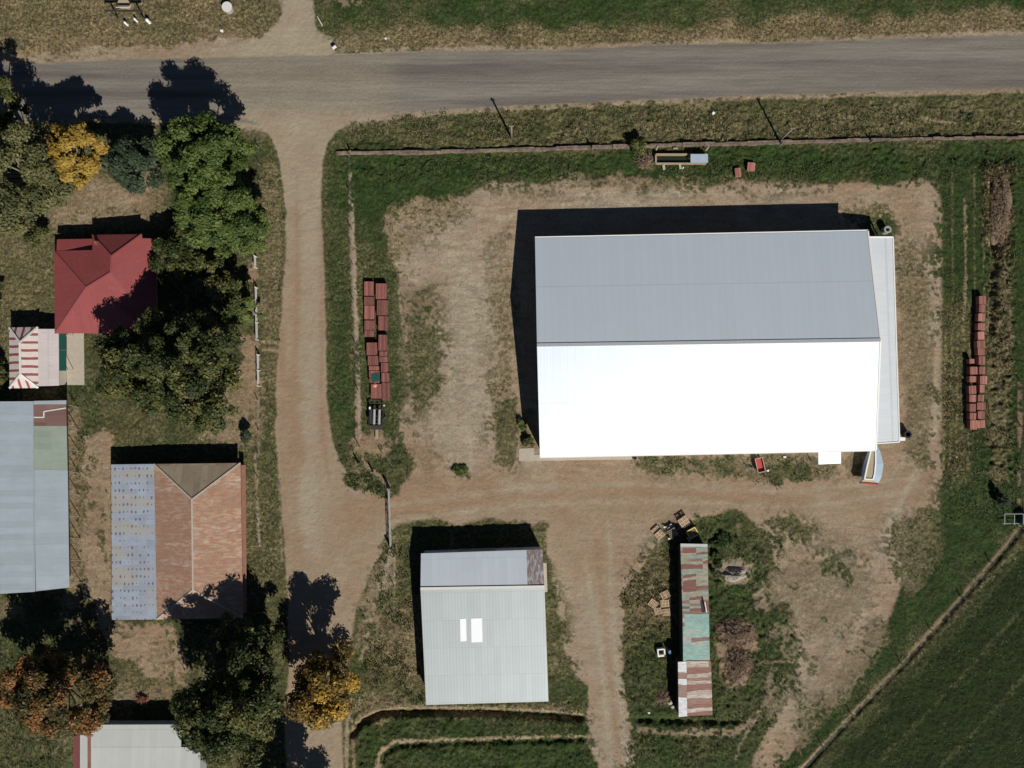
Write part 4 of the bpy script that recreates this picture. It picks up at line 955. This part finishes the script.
# gate
g0, g1 = P(389.5, 488), P(391.5, 548)
gt = thing('farm_gate', 'long tubular steel farm gate closing the yard entrance', 'gate', (g0.x, g0.y, 0)); d = local(gt, g1)
for q in (Vector((0, 0, 0)), d):
    pm = MB(); pm.tube([(q.x, q.y, -.3), (q.x, q.y, 1.5)], .16, 8); pm.build('post', M['post'], gt)
for nm, s0, s1 in (('leaf', .02, .5), ('leaf', .505, .985)):
    a = d * s0; b_ = d * s1; gm = MB()
    for z in (.2, .5, .8, 1.15): gm.bar((a.x, a.y, z), (b_.x, b_.y, z), .07)
    for s in (0, .5, 1): p = a.lerp(b_, s); gm.bar((p.x, p.y, .2), (p.x, p.y, 1.15), .06)
    gm.bar((a.x, a.y, .2), (b_.x, b_.y, 1.15), .05)
    gm.build(nm, M['steel'], gt)
# pasture gate frame
p = P(1010, 518); pg = thing('loading_frame', 'pale tubular frame at the head of the diagonal fence', 'frame', (p.x, p.y, 0))
mb = MB()
for sx in (-1.4, -.2, .9):
    mb.bar((sx, -.6, 0), (sx, -.6, 1.2), .06); mb.bar((sx, .7, 0), (sx, .7, 1.2), .06); mb.bar((sx, -.6, 1.2), (sx, .7, 1.2), .06)
mb.bar((-1.4, .7, 1.2), (.9, .7, 1.2), .06); mb.bar((-1.4, -.6, .6), (.9, -.6, .6), .06); mb.build('tubes', M['steel'], pg)
p = P(1023, 520); tk = thing('dark_tank', 'dark teal tank at the right edge beside the tubular frame', 'tank', (p.x, p.y, 0))
mb = MB(); mb.tube([(0, 0, 0), (0, 0, 1.0), (0, 0, 1.15)], [.75, .75, .55], 18); mb.build('body', M['teal'], tk, False)
mb = MB(); mb.tube([(0, 0, 1.15), (0, 0, 1.22)], [.25, .25], 12); mb.build('lid', M['dark'], tk)
# poles
def pole(label, px, py, h, lean=(0, 0)):
    p = P(px, py); t = thing('utility_pole', label, 'pole', (p.x, p.y, 0), 0, 'timber poles on the verge')
    mb = MB(); mb.tube([(0, 0, -.3), (lean[0], lean[1], h)], [.15, .10], 10); mb.build('pole', M['post'], t, True)
    mb = MB(); mb.box((lean[0], lean[1] + .02, h - .25), (.5, .08, .1)); mb.build('crossarm', M['post'], t)
    mb = MB()
    for s in (-.2, .2): mb.tube([(lean[0] + s, lean[1], h - .2), (lean[0] + s, lean[1], h - .02)], .035, 8)
    mb.build('insulators', M['offwhite'], t)
pole('timber pole on the verge left of the trough', 511.5, 138, 4.7)
pole('timber pole on the verge right of the trough', 779, 141, 5.1)
# road sign, marker and little white things by the road
p = P(322.5, 26); t = thing('road_sign', 'thin white sign on the corner right of the upper lane', 'sign', (p.x, p.y, 0))
mb = MB(); mb.tube([(0, 0, 0), (0, 0, 2.2)], .04, 8); mb.build('post', M['white'], t)
mb = MB(); mb.box((0, 0, 1.6), (.05, .55, 1.1), rz=.5); mb.build('board', M['white'], t)
p = P(335.8, 50.5); t = thing('roadside_marker', 'small broken white marker at the road edge below the white sign', 'marker', (p.x, p.y, 0))
mb = MB(); mb.box((0, 0, .3), (.12, .12, .6)); mb.build('stump', M['dark'], t)
mb = MB(); mb.box((-.05, .12, .62), (.5, .28, .2), rz=.7); mb.build('cap', M['white'], t)
p = P(229, 9.5); t = thing('concrete_trough', 'round white-topped concrete tank on the grass above the road', 'tank', (p.x, p.y, 0))
mb = MB(); mb.tube([(0, 0, 0), (0, 0, .7)], .6, 24); mb.build('wall', M['greyconc'], t)
mb = MB(); mb.tube([(0, 0, .702), (0, 0, .76)], .64, 24); mb.build('lid', M['offwhite'], t)
for k, (px, py, rr, lb) in enumerate([(127.5,25,.14,'left white post of the three on the top verge'),(137.2,21.5,.13,'middle white post of the three on the top verge'),(149.5,22.5,.2,'thickest, rightmost white post of the three on the top verge')]):
    p = P(px, py); t = MB(); t.tube([(p.x, p.y, -.1), (p.x, p.y, .75), (p.x, p.y, .82)], [rr, rr, rr * .6], 12)
    tag(t.build('bollard', M['white']), lb, 'bollard', 'white posts beside the timber gantry')
p = P(131, 18); t = thing('timber_gantry', 'dark two-legged timber gantry behind the white posts at the top', 'gantry', (p.x, p.y, 0))
for s in (-1.6, 1.6):
    mb = MB(); mb.tube([(s, 0, 0), (s, 0, 1.95)], .1, 8); mb.build('leg', M['dark'], t)
mb = MB(); mb.box((0, 0, 1.95), (4.6, .16, .18)); mb.build('beam', M['dark'], t)
p = P(126, 6); t = thing('stone_tank', 'pale stone tank at the top edge behind the dark timber gantry', 'tank', (p.x, p.y, 0))
mb = MB(); mb.prism([(-.6,-.35),(.5,-.4),(.7,.2),(.3,.8),(-.5,.8),(-.75,.2)], 0, .6); mb.build('body', M['tan'], t)
mb = MB(); mb.bar((-.9, -.5, .7), (.9, -.45, .7), .06); mb.build('rail', M['offwhite'], t)
for px, py, lb in [(222,31,'white stone on the brown patch below the round tank'),(385.5,38.5,'white lump on the dry verge right of the junction'),(713,113.5,'crumpled white bag in the long grass below the road'),
                   (767.5,470.5,'bright white lump on the weeds in front of the biggest shed'),(649,713,'white fragment left of the lower end of the narrow shed'),(784.5,457,'small white scrap close to the wall of the biggest shed')]:
    p = P(px, py); mb = MB(); s = random.uniform(.14, .24)
    pts = [(math.cos(a) * s * random.uniform(.7, 1.2) + p.x, math.sin(a) * s * random.uniform(.6, 1.1) + p.y) for a in np.linspace(0, 5.4, 7)]
    z = GZ(px, py); mb.prism(pts, z - .05, z + .12); mb.face([(x * .7 + p.x * .3, y * .7 + p.y * .3, z + .17) for x, y in pts])
    tag(mb.build('white_lump', M['white']), lb, 'debris')

# ------------------------------------------------------------------ crates
def make_crate(mat, kind='crate'):
    t = thing('wooden_crate', 'x', 'crate'); L_, W_, h = 1.0, 1.0, 1.0
    mb = MB()
    for k in range(4):
        z = .10 + k * .235
        for s in (-1, 1):
            mb.box((0, s * .485, z + .09), (1.0, .03, .19)); mb.box((s * .485, 0, z + .09), (.03, .94, .19))
    for sx in (-1, 1):
        for sy in (-1, 1): mb.box((sx * .44, sy * .44, .5), (.06, .06, .98))
    mb.build('side_boards', mat, t)
    mb = MB()
    for k in range(6): mb.box((-.4165 + k * .1666, 0, 1.0), (.145, .995, .035 + .012 * (k % 2)))
    mb.build('lid', mat, t)
    mb = MB()
    for s in (-.4, 0, .4): mb.box((s, 0, .04), (.1, .98, .08))
    mb.build('skid', mat, t)
    return t
protoA, protoB = None, None
def put_crate(x0, y0, x1, y1, h, label, mat, group, rz=0.0, stack=0.0):
    key = 'protoA' if mat == 'crate' else 'protoB'
    global protoA, protoB
    src = globals()[key]
    if src is None:
        src = make_crate(M[mat]); globals()[key] = src; o = src
    else: o = copy_tree(src)
    a = P(x0, y0, h); b_ = P(x1, y1, h)
    o.location = ((a.x + b_.x) / 2, (a.y + b_.y) / 2, .02 + stack); o.rotation_euler = (0, 0, rz)
    o.scale = (abs(b_.x - a.x), abs(b_.y - a.y), h)
    o['label'] = label; o['group'] = group
    return o
ordn = ['topmost', 'second', 'third', 'fourth', 'fifth', 'sixth', 'seventh', 'eighth', 'ninth', 'tenth', 'eleventh', 'twelfth', 'thirteenth', 'fourteenth', 'fifteenth']
GR = 'salmon red crates in the row on the right'
rightcol = [(979.2,296,986,304),(979.2,304.6,985.4,312),(978.2,313.5,985.2,321),(978,323.2,985,329.8),(977.8,331.8,984.2,339.6),(977.2,340.6,985,348),(977.8,348.3,985,355.3),(978.6,356.3,985,364.5),(979,366.8,985,374.2),(980,376,987,384),(979.7,384.8,984.4,392.5),(977.8,394.8,984,401.5),(977,402.5,985.5,410),(977.8,411.3,984.6,419),(977.2,420.3,985,428)]
for k, c_ in enumerate(rightcol):
    put_crate(*c_, .85, 'salmon red crate, %s from the top of the right-hand row' % (ordn[k]) if k else 'salmon red crate at the very top of the right-hand row', 'crate', GR, random.uniform(-.05, .05))
leftcol = [(969.5,359,974.3,363.6),(970,366.8,977.2,374.4),(969.6,376.2,976,382),(969,385.8,976,394),(969.4,394.8,976,402),(969.6,403.8,975.5,411.6),(969.8,412.8,976,419.6),(970.2,420.2,976.8,429.5)]
for k, c_ in enumerate(leftcol):
    put_crate(*c_, .85, ('salmon red crate, %s of the short column left of the main row' % ordn[k]) if k else 'small broken red crate heading the short column left of the row', 'crate', GR, random.uniform(-.06, .06))
GL = 'dark red crates in the two rows right of the lane'
c1 = [(364,281.5,373.4,295.5),(364.2,296.8,373.6,305),(364.4,305.6,374,319.2),(364.4,320.5,374.5,329.8),(364.6,330.4,373.6,336.6)]
c2 = [(375.8,283.5,386.2,299),(377,300.2,387,315.2),(378.2,316.2,387.6,330),(378.4,334.8,386.6,350.6),(379.2,351.4,386.8,356),(379.5,356.6,387.4,362.2),(381,362.8,388,372.4),(381.5,373,389,382),(381.8,382.6,389.5,400.5)]
c3 = [(366.6,342.6,376.8,355.2),(367.8,356,378,365.4),(369,366.2,378.6,370.4),(369,371,379.2,377.2),(369.4,377.8,379.6,383)]
for k, c_ in enumerate(c1): put_crate(*c_, .5, 'dark red crate in the left row near the lane, %s from its top' % ordn[k], 'cratedark', GL, random.uniform(-.015, .015))
for k, c_ in enumerate(c2): put_crate(*c_, .75, 'dark red crate in the longer right row, %s from its top' % ordn[k], 'cratedark', GL, random.uniform(-.015, .015))
for k, c_ in enumerate(c3): put_crate(*c_, .7, 'dark red crate in the lower left row, %s below the gap' % ordn[k], 'cratedark', GL, random.uniform(-.02, .02))
put_crate(371, 384, 381.5, 398.5, .65, 'brown crate with a pink lump on it at the foot of the left rows', 'cratedark', GL)
p = P(375, 385.5, .7); mb = MB(); mb.tube([(p.x, p.y, .66), (p.x, p.y, .8), (p.x, p.y, .88)], [.2, .26, .1], 10)
tag(mb.build('pink_sack', plain('pink_cloth', (.6, .25, .2), .8)), 'pink sack lying on the lowest brown crate', 'sack')
p0 = P(369.5, 372, .74); p1 = P(379.5, 383, .74); mb = MB(); mb.box(((p0.x + p1.x) / 2 + .15, (p0.y + p1.y) / 2, .77), (1.0, 1.0, .03), rz=.2)
tag(mb.build('green_tarp', M['teal']), 'green sheet draped over the crates of the lower left row', 'tarp')
put_crate(735, 168, 741, 176.5, .5, 'lone red crate right of the trough, nearer the yard', 'crate', 'lone red crates by the trough', .1)
put_crate(747.5, 162.5, 755, 170.5, .5, 'lone red crate right of the trough, nearer the fence', 'crate', 'lone red crates by the trough', -.1)

# ------------------------------------------------------------------ pallets
def make_pallet(mat):
    t = thing('pallet', 'x', 'pallet')
    mb = MB()
    for k in range(6): mb.box((-.5 + k * .2, 0, .125), (.12, 1.0, .022))
    mb.build('deck_boards', mat, t)
    mb = MB()
    for s in (-.46, 0, .46): mb.box((0, s, .065), (1.16, .09, .09))
    for s in (-.5, 0, .5): mb.box((s, 0, .01), (.12, 1.0, .02))
    mb.build('bearers', mat, t)
    return t
PAL = make_pallet(M['pallet']); used_p = [False]
def put_pallet(px, py, rz, z, label, group, tilt=0.0, sc=1.0, mat=None):
    o = PAL if not used_p[0] else copy_tree(PAL); used_p[0] = True
    p = P(px, py, z); o.location = (p.x, p.y, z); o.rotation_euler = (tilt, 0, rz); o.scale = (sc, sc, 1); o['label'] = label; o['group'] = group
    if mat:
        for ch in o.children:
            ch.data = ch.data.copy(); ch.data.materials[0] = mat
    return o
GP = 'pallets left of the narrow shed'; GQ = 'pallets and frames above the narrow shed'
put_pallet(665, 594.5, .45, .05, 'reddish tilted pallet, uppermost of the five', GP, .12, .95)
put_pallet(653.2, 603.5, -.6, .03, 'pale pallet lying askew, leftmost of the five', GP, 0, .95)
put_pallet(664.5, 603.3, .05, .04, 'pale square pallet in the middle of the five', GP, 0, .9)
put_pallet(657.8, 611, .25, .03, 'pallet at the lower left of the five', GP, 0, .8)
put_pallet(666, 612, .1, .03, 'narrow boarded pallet at the lower right of the five', GP, 0, .85)
put_pallet(659.5, 534.5, .72, .25, 'pale pallet leaning at the left of the clutter above the narrow shed', GQ, .15, .95)
put_pallet(656.5, 530.5, .72, .12, 'dark-edged pallet under the leaning one above the narrow shed', GQ, 0, .9)
put_pallet(683.5, 521.2, .6, .5, 'raised square frame, uppermost of the clutter above the narrow shed', GQ, .1, 1.05)
put_pallet(692.5, 533, .5, .55, 'pallet frame with yellow edges above the narrow shed', GQ, 0, 1.05)
for px, py, z, sx_, rz_, mt, lb in [(692.5,533,.72,1.25,.5,'yellow','yellow frame lying on a pallet above the narrow shed')]:
    p = P(px, py, z); mb = MB(); Rm = Matrix.Rotation(rz_, 3, 'Z'); q = [Vector((p.x, p.y, z)) + Rm @ Vector(v) for v in [(-.6,-.5,0),(.6,-.5,0),(.6,.5,0),(-.6,.5,0)]]
    for i in range(4): mb.bar(q[i], q[(i + 1) % 4], .1)
    tag(mb.build('yellow_frame', M[mt]), lb, 'frame')
def stand(label, px, py, w_, d_, h, rz, mat):
    p = P(px, py); t = thing('timber_stand', label, 'stand', (p.x, p.y, 0), rz, 'dark stands above the narrow shed')
    for sx in (-1, 1):
        for sy in (-1, 1): mb = MB(); mb.box((sx * w_ / 2, sy * d_ / 2, h / 2), (.1, .1, h)); mb.build('leg', mat, t)
    mb = MB()
    for k in range(5): mb.box((0, -d_ / 2 + d_ * k / 4, h), (w_ + .15, .14, .04))
    mb.build('top', mat, t)
stand('dark timber stand right of the leaning pallet', 671.5, 532, .9, .9, .7, .5, M['post'])
stand('dark timber stand carrying the uppermost frame', 684, 524, 1.0, 1.0, .45, .6, M['dark'])
stand('dark timber stand under the yellow frame', 691, 534, 1.1, .9, .48, .5, M['dark'])
for px, py, r_, lb in [(669.5,525.5,.9,'pale plank lying left of the raised square frame'),(670,538,.2,'short pale offcut beside the dark stand'),(688,539,-.9,'pale offcut just above the narrow shed roof'),(675,533,.1,'short light board between the stands'),(665.5,527,-.2,'short board lying above the leaning pallet')]:
    p = P(px, py); mb = MB(); mb.box((p.x, p.y, .35), (.62, .2, .05), rz=r_); mb.box((p.x, p.y, .16), (.1, .1, .36))
    tag(mb.build('plank', M['offwhite']), lb, 'plank', 'loose boards above the narrow shed')

# ------------------------------------------------------------------ farm machinery and clutter
# implement below the red crates
p = P(377, 416); t = thing('farm_implement', 'dark farm implement with two grey rollers below the red crate rows', 'farm machine', (p.x, p.y, 0), -.03)
mb = MB()
for s in (-.85, .85): mb.box((s, 0, .55), (.1, 3.2, .12))
for y in (-1.6, -.9, 0, .9, 1.6): mb.box((0, y, .56), (1.75, .12, .1))
mb.box((0, -1.35, .5), (1.2, .35, .25)); mb.build('frame', M['dark'], t)
for x in (-.22, .42):
    mb = MB(); mb.tube([(x, -1.0, .78), (x, .85, .78)], .17, 12); mb.build('roller', M['steel'], t)
for x in (-.95, .95):
    mb = MB(); mb.tube([(x - .12, -.2, .35), (x + .12, -.2, .35)], .35, 16); mb.build('wheel', M['black'], t)
mb = MB(); mb.tube([(-.7, -.9, .7), (-.7, .8, .7)], .2, 10); mb.build('drum', M['dark'], t)
mb = MB(); mb.box((.1, -2.2, .3), (.35, 1.3, .12)); mb.build('drawbar', M['timber'], t)
mb = MB(); mb.box((-.75, 1.0, .95), (.2, .3, .1)); mb.box((.95, 1.35, .6), (.16, .16, .1)); mb.build('bracket', M['white'], t)
# boat
p = P(870.5, 466); t = thing('boat', 'narrow pale blue boat with a tan deck, bow tucked under the biggest shed', 'boat', (p.x, p.y, 0))
out = [(874.5,440,1.25),(868,450,1.25),(863,466,1.2),(860.5,482,1.15),(878.5,483.5,1.15),(881.8,476,1.2),(883.5,464,1.2),(880,451,1.25)]
keel = [(874.5,442,.45),(870.5,452,.35),(867,466,.3),(865,481,.3),(875,481.5,.3),(877,475,.3),(878,464,.3),(877,452,.35)]
deck = [(874,446,1.6),(871,450,1.6),(867.2,466,1.55),(864.5,479,1.5),(873,479.5,1.5),(874.5,474,1.55),(875.5,464,1.6),(875.5,452,1.6)]
W = [[local(t, P(*q)) for q in ring] for ring in (keel, out, deck)]
mb = MB(); n_ = len(out)
mb.face(list(reversed(W[0])))
for i in range(n_):
    j = (i + 1) % n_; mb.face([W[0][j], W[0][i], W[1][i], W[1][j]])
    if i != 3: mb.face([W[1][j], W[1][i], W[2][i], W[2][j]])
mb.build('hull', M['paleblue'], t)
mb = MB(); mb.face([v + Vector((0, 0, -.08)) for v in W[2]]); mb.face([W[1][4], W[1][3], W[2][3], W[2][4]]); mb.build('deck', M['tan'], t)
mb = MB()
for i in range(n_): mb.bar(W[2][i], W[2][(i + 1) % n_], .16, .1)
mb.build('coaming', M['white'], t)
mb = MB(); a = (W[1][3] + W[0][3]) / 2; c_ = (W[1][4] + W[0][4]) / 2; mb.bar(W[1][3] + Vector((0, -.1, -.1)), W[1][4] + Vector((0, -.1, -.1)), .16, .5); mb.build('transom', M['red'], t)
mb = MB()
for y in (-1.4, .6): mb.box((.1, y, .15), (1.6, .25, .3))
mb.build('cradle', M['timber'], t)
# red trailer
p = P(758.3, 464.5); t = thing('box_trailer', 'small red box trailer parked against the front of the biggest shed', 'trailer', (p.x, p.y, 0), .22)
mb = MB(); mb.box((0, 0, .45), (.92, 1.75, .06)); mb.build('bed', M['red'], t)
mb = MB()
for s in (-1, 1): mb.box((s * .46, 0, .62), (.05, 1.75, .36)); mb.box((0, s * .88, .62), (.97, .05, .36))
mb.build('side_panel', M['red'], t)
mb = MB()
for s in (-1, 1): mb.box((s * .46, 0, .815), (.08, 1.8, .03)); mb.box((0, s * .88, .815), (.9, .08, .03))
mb.build('rim', M['concrete'], t)
for s in (-1, 1):
    mb = MB(); mb.tube([(s * .5, -.05, .25), (s * .62, -.05, .25)], .25, 16); mb.build('wheel', M['black'], t)
mb = MB(); mb.bar((0, .88, .42), (-.22, 2.0, .4), .07); mb.build('drawbar', M['offwhite'], t)
# trough with cover
p = P(669.5, 160); t = thing('feed_trough', 'long open feed trough with a pale metal cover over its right end', 'trough', (p.x, p.y, 0))
mb = MB(); x0, x1, y0, y1 = -1.8, 4.5, -.55, .55
mb.box(((x0 + x1) / 2, y1, .3), (x1 - x0, .2, .6)); mb.box(((x0 + x1) / 2, y0, .3), (x1 - x0, .12, .6)); mb.box((x0, 0, .3), (.2, 1.0, .6)); mb.box((x1, 0, .3), (.16, 1.0, .6)); mb.build('rim', M['timber'], t)
mb = MB(); mb.box(((x0 + x1) / 2, 0, .18), (x1 - x0 - .2, .95, .1)); mb.build('bottom', M['water'], t)
mb = MB(); mb.box((3.45, -.12, 1.15), (2.15, 1.05, .05)); mb.build('cover', M['paleblue'], t)
for sx in (2.5, 4.4):
    for sy in (-.55, .3): mb = MB(); mb.box((sx, sy, .57), (.07, .07, 1.13)); mb.build('cover_post', M['timber'], t)
for q in ((-.75, -.95), (1.3, -.85)):
    mb = MB(); mb.box((q[0], q[1], .1), (.3, .6, .25), rz=.15); mb.build('foot_block', M['concrete'], t)
for px, py, r_, lb in [(656.5,149,1.2,'pale post lying across the low wall above the trough left end'),(706.5,150,.9,'pale post end at the top right of the trough'),(675,149.5,0,'short pale board above the trough on the low wall')]:
    p = P(px, py); mb = MB(); mb.box((p.x, p.y, .42), (.6, .16, .1), rz=r_); tag(mb.build('plank', M['tan']), lb, 'plank', 'loose boards round the trough')
p = P(682.5, 168.5); mb = MB(); mb.tube([(p.x, p.y, 0), (p.x, p.y, .5)], [.1, .08], 8); tag(mb.build('marker_peg', M['white']), 'little white peg in the weeds below the trough', 'peg')
p = P(887, 174); 
# water tanks / drums
def ring(name, label, cat, px, py, r1, r0, h, mo, mi_, group=None):
    p = P(px, py); t = thing(name, label, cat, (p.x, p.y, 0), 0, group)
    mb = MB(); n_ = 28
    for i in range(n_):
        a, b_ = 2 * math.pi * i / n_, 2 * math.pi * (i + 1) / n_
        ca_, sa_, cb, sb = math.cos(a), math.sin(a), math.cos(b_), math.sin(b_)
        mb.face([(ca_*r1, sa_*r1, 0), (cb*r1, sb*r1, 0), (cb*r1, sb*r1, h), (ca_*r1, sa_*r1, h)])
        mb.face([(ca_*r1, sa_*r1, h), (cb*r1, sb*r1, h), (cb*r0, sb*r0, h), (ca_*r0, sa_*r0, h)])
        mb.face([(cb*r0, sb*r0, .1), (ca_*r0, sa_*r0, .1), (ca_*r0, sa_*r0, h), (cb*r0, sb*r0, h)])
    mb.build('wall', mo, t)
    mb = MB(); mb.face([(math.cos(2*math.pi*i/n_)*r0, math.sin(2*math.pi*i/n_)*r0, .1) for i in range(n_)]); mb.build('bottom', mi_, t)
ring('open_tank', 'round grey open-topped tank at the upper right corner of the biggest shed', 'tank', 884.3, 231, .46, .24, .95, M['greyconc'], M['black'])
ring('black_drum', 'round black open drum below the white downpipe at the shed corner', 'drum', 904.5, 434, .47, .3, .95, M['black'], M['black'])
ring('small_drum', 'small dark drum with a pale rim at the end of the concrete strip', 'drum', 634.3, 457.6, .24, .16, .5, M['dark'], M['offwhite'])
# white and blue thing beside the narrow shed
p = P(660.5, 651); t = thing('old_washing_machine', 'white overturned appliance shell with a square hole left of the narrow shed', 'appliance', (p.x, p.y, 0), .1)
mb = MB(); mb.box((-.42, 0, .35), (.16, 1.0, .7)); mb.box((.4, .1, .35), (.16, .7, .7)); mb.box((0, .42, .35), (.7, .16, .7)); mb.box((-.05, -.42, .3), (.75, .2, .6)); mb.build('shell', M['white'], t)
mb = MB(); mb.box((0, 0, .1), (.7, .7, .1)); mb.build('base', M['dark'], t)
p = P(669, 650); t = thing('blue_drum', 'dull blue drum in the shade beside the white appliance shell', 'drum', (p.x, p.y, 0))
mb = MB(); mb.tube([(0, 0, 0), (0, 0, .75)], .26, 16); mb.build('body', M['navy'], t)
mb = MB(); mb.tube([(0, 0, .752), (0, 0, .78)], .22, 16); mb.build('lid', plain('blue_lid', (.10, .18, .4)), t)

# heaps
def heap(name, label, cat, px, py, rx, ry, h, mat, sticks=0, seed=1, stick_mat=None):
    sticks = int(sticks * 1.3)
    rs = np.random.RandomState(seed); p = P(px, py); n_, m_ = 40, 14; mb = MB(); rings = []
    V = []
    lob = [1 + .18 * math.sin(2 * 6.283 * i / n_ + seed) + .12 * math.sin(5 * 6.283 * i / n_ + seed * 2) for i in range(n_)]
    for j in range(m_):
        r = 1 - j / (m_ - 1) * .97
        V.append([(math.cos(6.283*i/n_)*rx*r*lob[i], math.sin(6.283*i/n_)*ry*r*lob[i], -.1 + (h + .1) * (1 - r ** 1.6) * rs.uniform(.8, 1.1)) for i in range(n_)])
    for j in range(m_ - 1):
        for i in range(n_):
            k = (i + 1) % n_; mb.face([V[j][i], V[j][k], V[j+1][k], V[j+1][i]])
    mb.face(V[-1])
    if sticks:
        sm = mb
        for _ in range(sticks):
            a = rs.rand() * 6.28; r = rs.rand() ** .6; x, y = math.cos(a) * rx * r, math.sin(a) * ry * r
            z = h * (1 - r ** 1.6) + .06; d = rs.rand() * 6.28; l = rs.uniform(.12, .5)
            sm.bar((x, y, z), (x + math.cos(d) * l, y + math.sin(d) * l, max(.03, z + rs.uniform(-.2, .3))), rs.uniform(.02, .05), mi=1)
    o = mb.build(name, [mat, stick_mat or M['brush']]); o.location = (p.x, p.y, 0)
    return tag(o, label, cat)
heap('brush_heap', 'brown heap of dead branches and rubble right of the narrow shed, upper of two', 'heap', 735, 634, 2.5, 2.1, .8, M['heap'], 420, 3)
heap('brush_heap', 'darker heap of burnt branches, lower of the two right of the narrow shed', 'heap', 739, 664, 1.9, 2.2, .8, M['heap'], 380, 4)
heap('gravel_mound', 'grey gravel mound right of the upper end of the narrow shed', 'heap', 734.5, 574, 1.9, .85, .75, M['gravel'], 0, 5)
heap('stick_pile', 'pile of broken timber left of the trough', 'heap', 646, 161, 1.2, 1.1, .4, M['heap'], 160, 6)
heap('dead_bank', 'long heap of dead brown growth on the bank at the upper right', 'heap', 1001, 208, 1.2, 5.2, .6, plain('dead_growth', (.19, .135, .085), .95, .5, 2), 500, 7)
heap('rubble_heap', 'low heap of earth and stones left of the white end of the narrow shed', 'heap', 664, 697, .9, 1.2, .35, M['heap'], 60, 8)
heap('plough_remains', 'small rusty heap of machine parts above the shed at the bottom', 'heap', 143, 698, .9, .5, .5, M['wall_red'], 60, 9, M['wall_red'])
for px, py, s, lb in [(670,702,.35,'rounded pale rock beside the rubble heap'),(672.5,706.5,.25,'small pale rock lowest beside the rubble heap')]:
    p = P(px, py); mb = MB(); mb.tube([(p.x, p.y, -.05), (p.x, p.y, s * .5), (p.x + .03, p.y, s * .8)], [s, s * .9, s * .4], 9); tag(mb.build('rock', M['concrete']), lb, 'rock')

# ------------------------------------------------------------------ what sits on a roof, door or wheel hangs under it
for o in list(col.objects):
    if o.parent is None and o.type == 'EMPTY':
        kids = {}
        for ch in o.children: kids.setdefault(ch.name.split('.')[0], []).append(ch)
        if 'roof' in kids:
            for nm in ('ridge_cap', 'barge_cap', 'gutter', 'skylight', 'chimney', 'top_flashing', 'painted_roof_hole', 'lifted_sheet'):
                for ch in kids.get(nm, []): ch.parent = kids['roof'][0]
        for nm in ('roller_door', 'door', 'side_door'):
            for ch in kids.get(nm, []):
                vs = [v.co for v in ch.data.vertices]; c = sum(vs, Vector()) / len(vs); y0 = min(v.y for v in vs)
                mb = MB(); mb.box((c.x + .25, y0 - .03, 1.0), (.2, .05, .05)); mb.build('handle', M['dark'], ch)
        for ch in kids.get('wheel', []):
            vs = [v.co for v in ch.data.vertices]; c = sum(vs, Vector()) / len(vs); xs = [v.x for v in vs]
            mb = MB(); mb.tube([(min(xs) - .015, c.y, c.z), (max(xs) + .015, c.y, c.z)], .11, 12); mb.build('rim', M['steel'], ch)
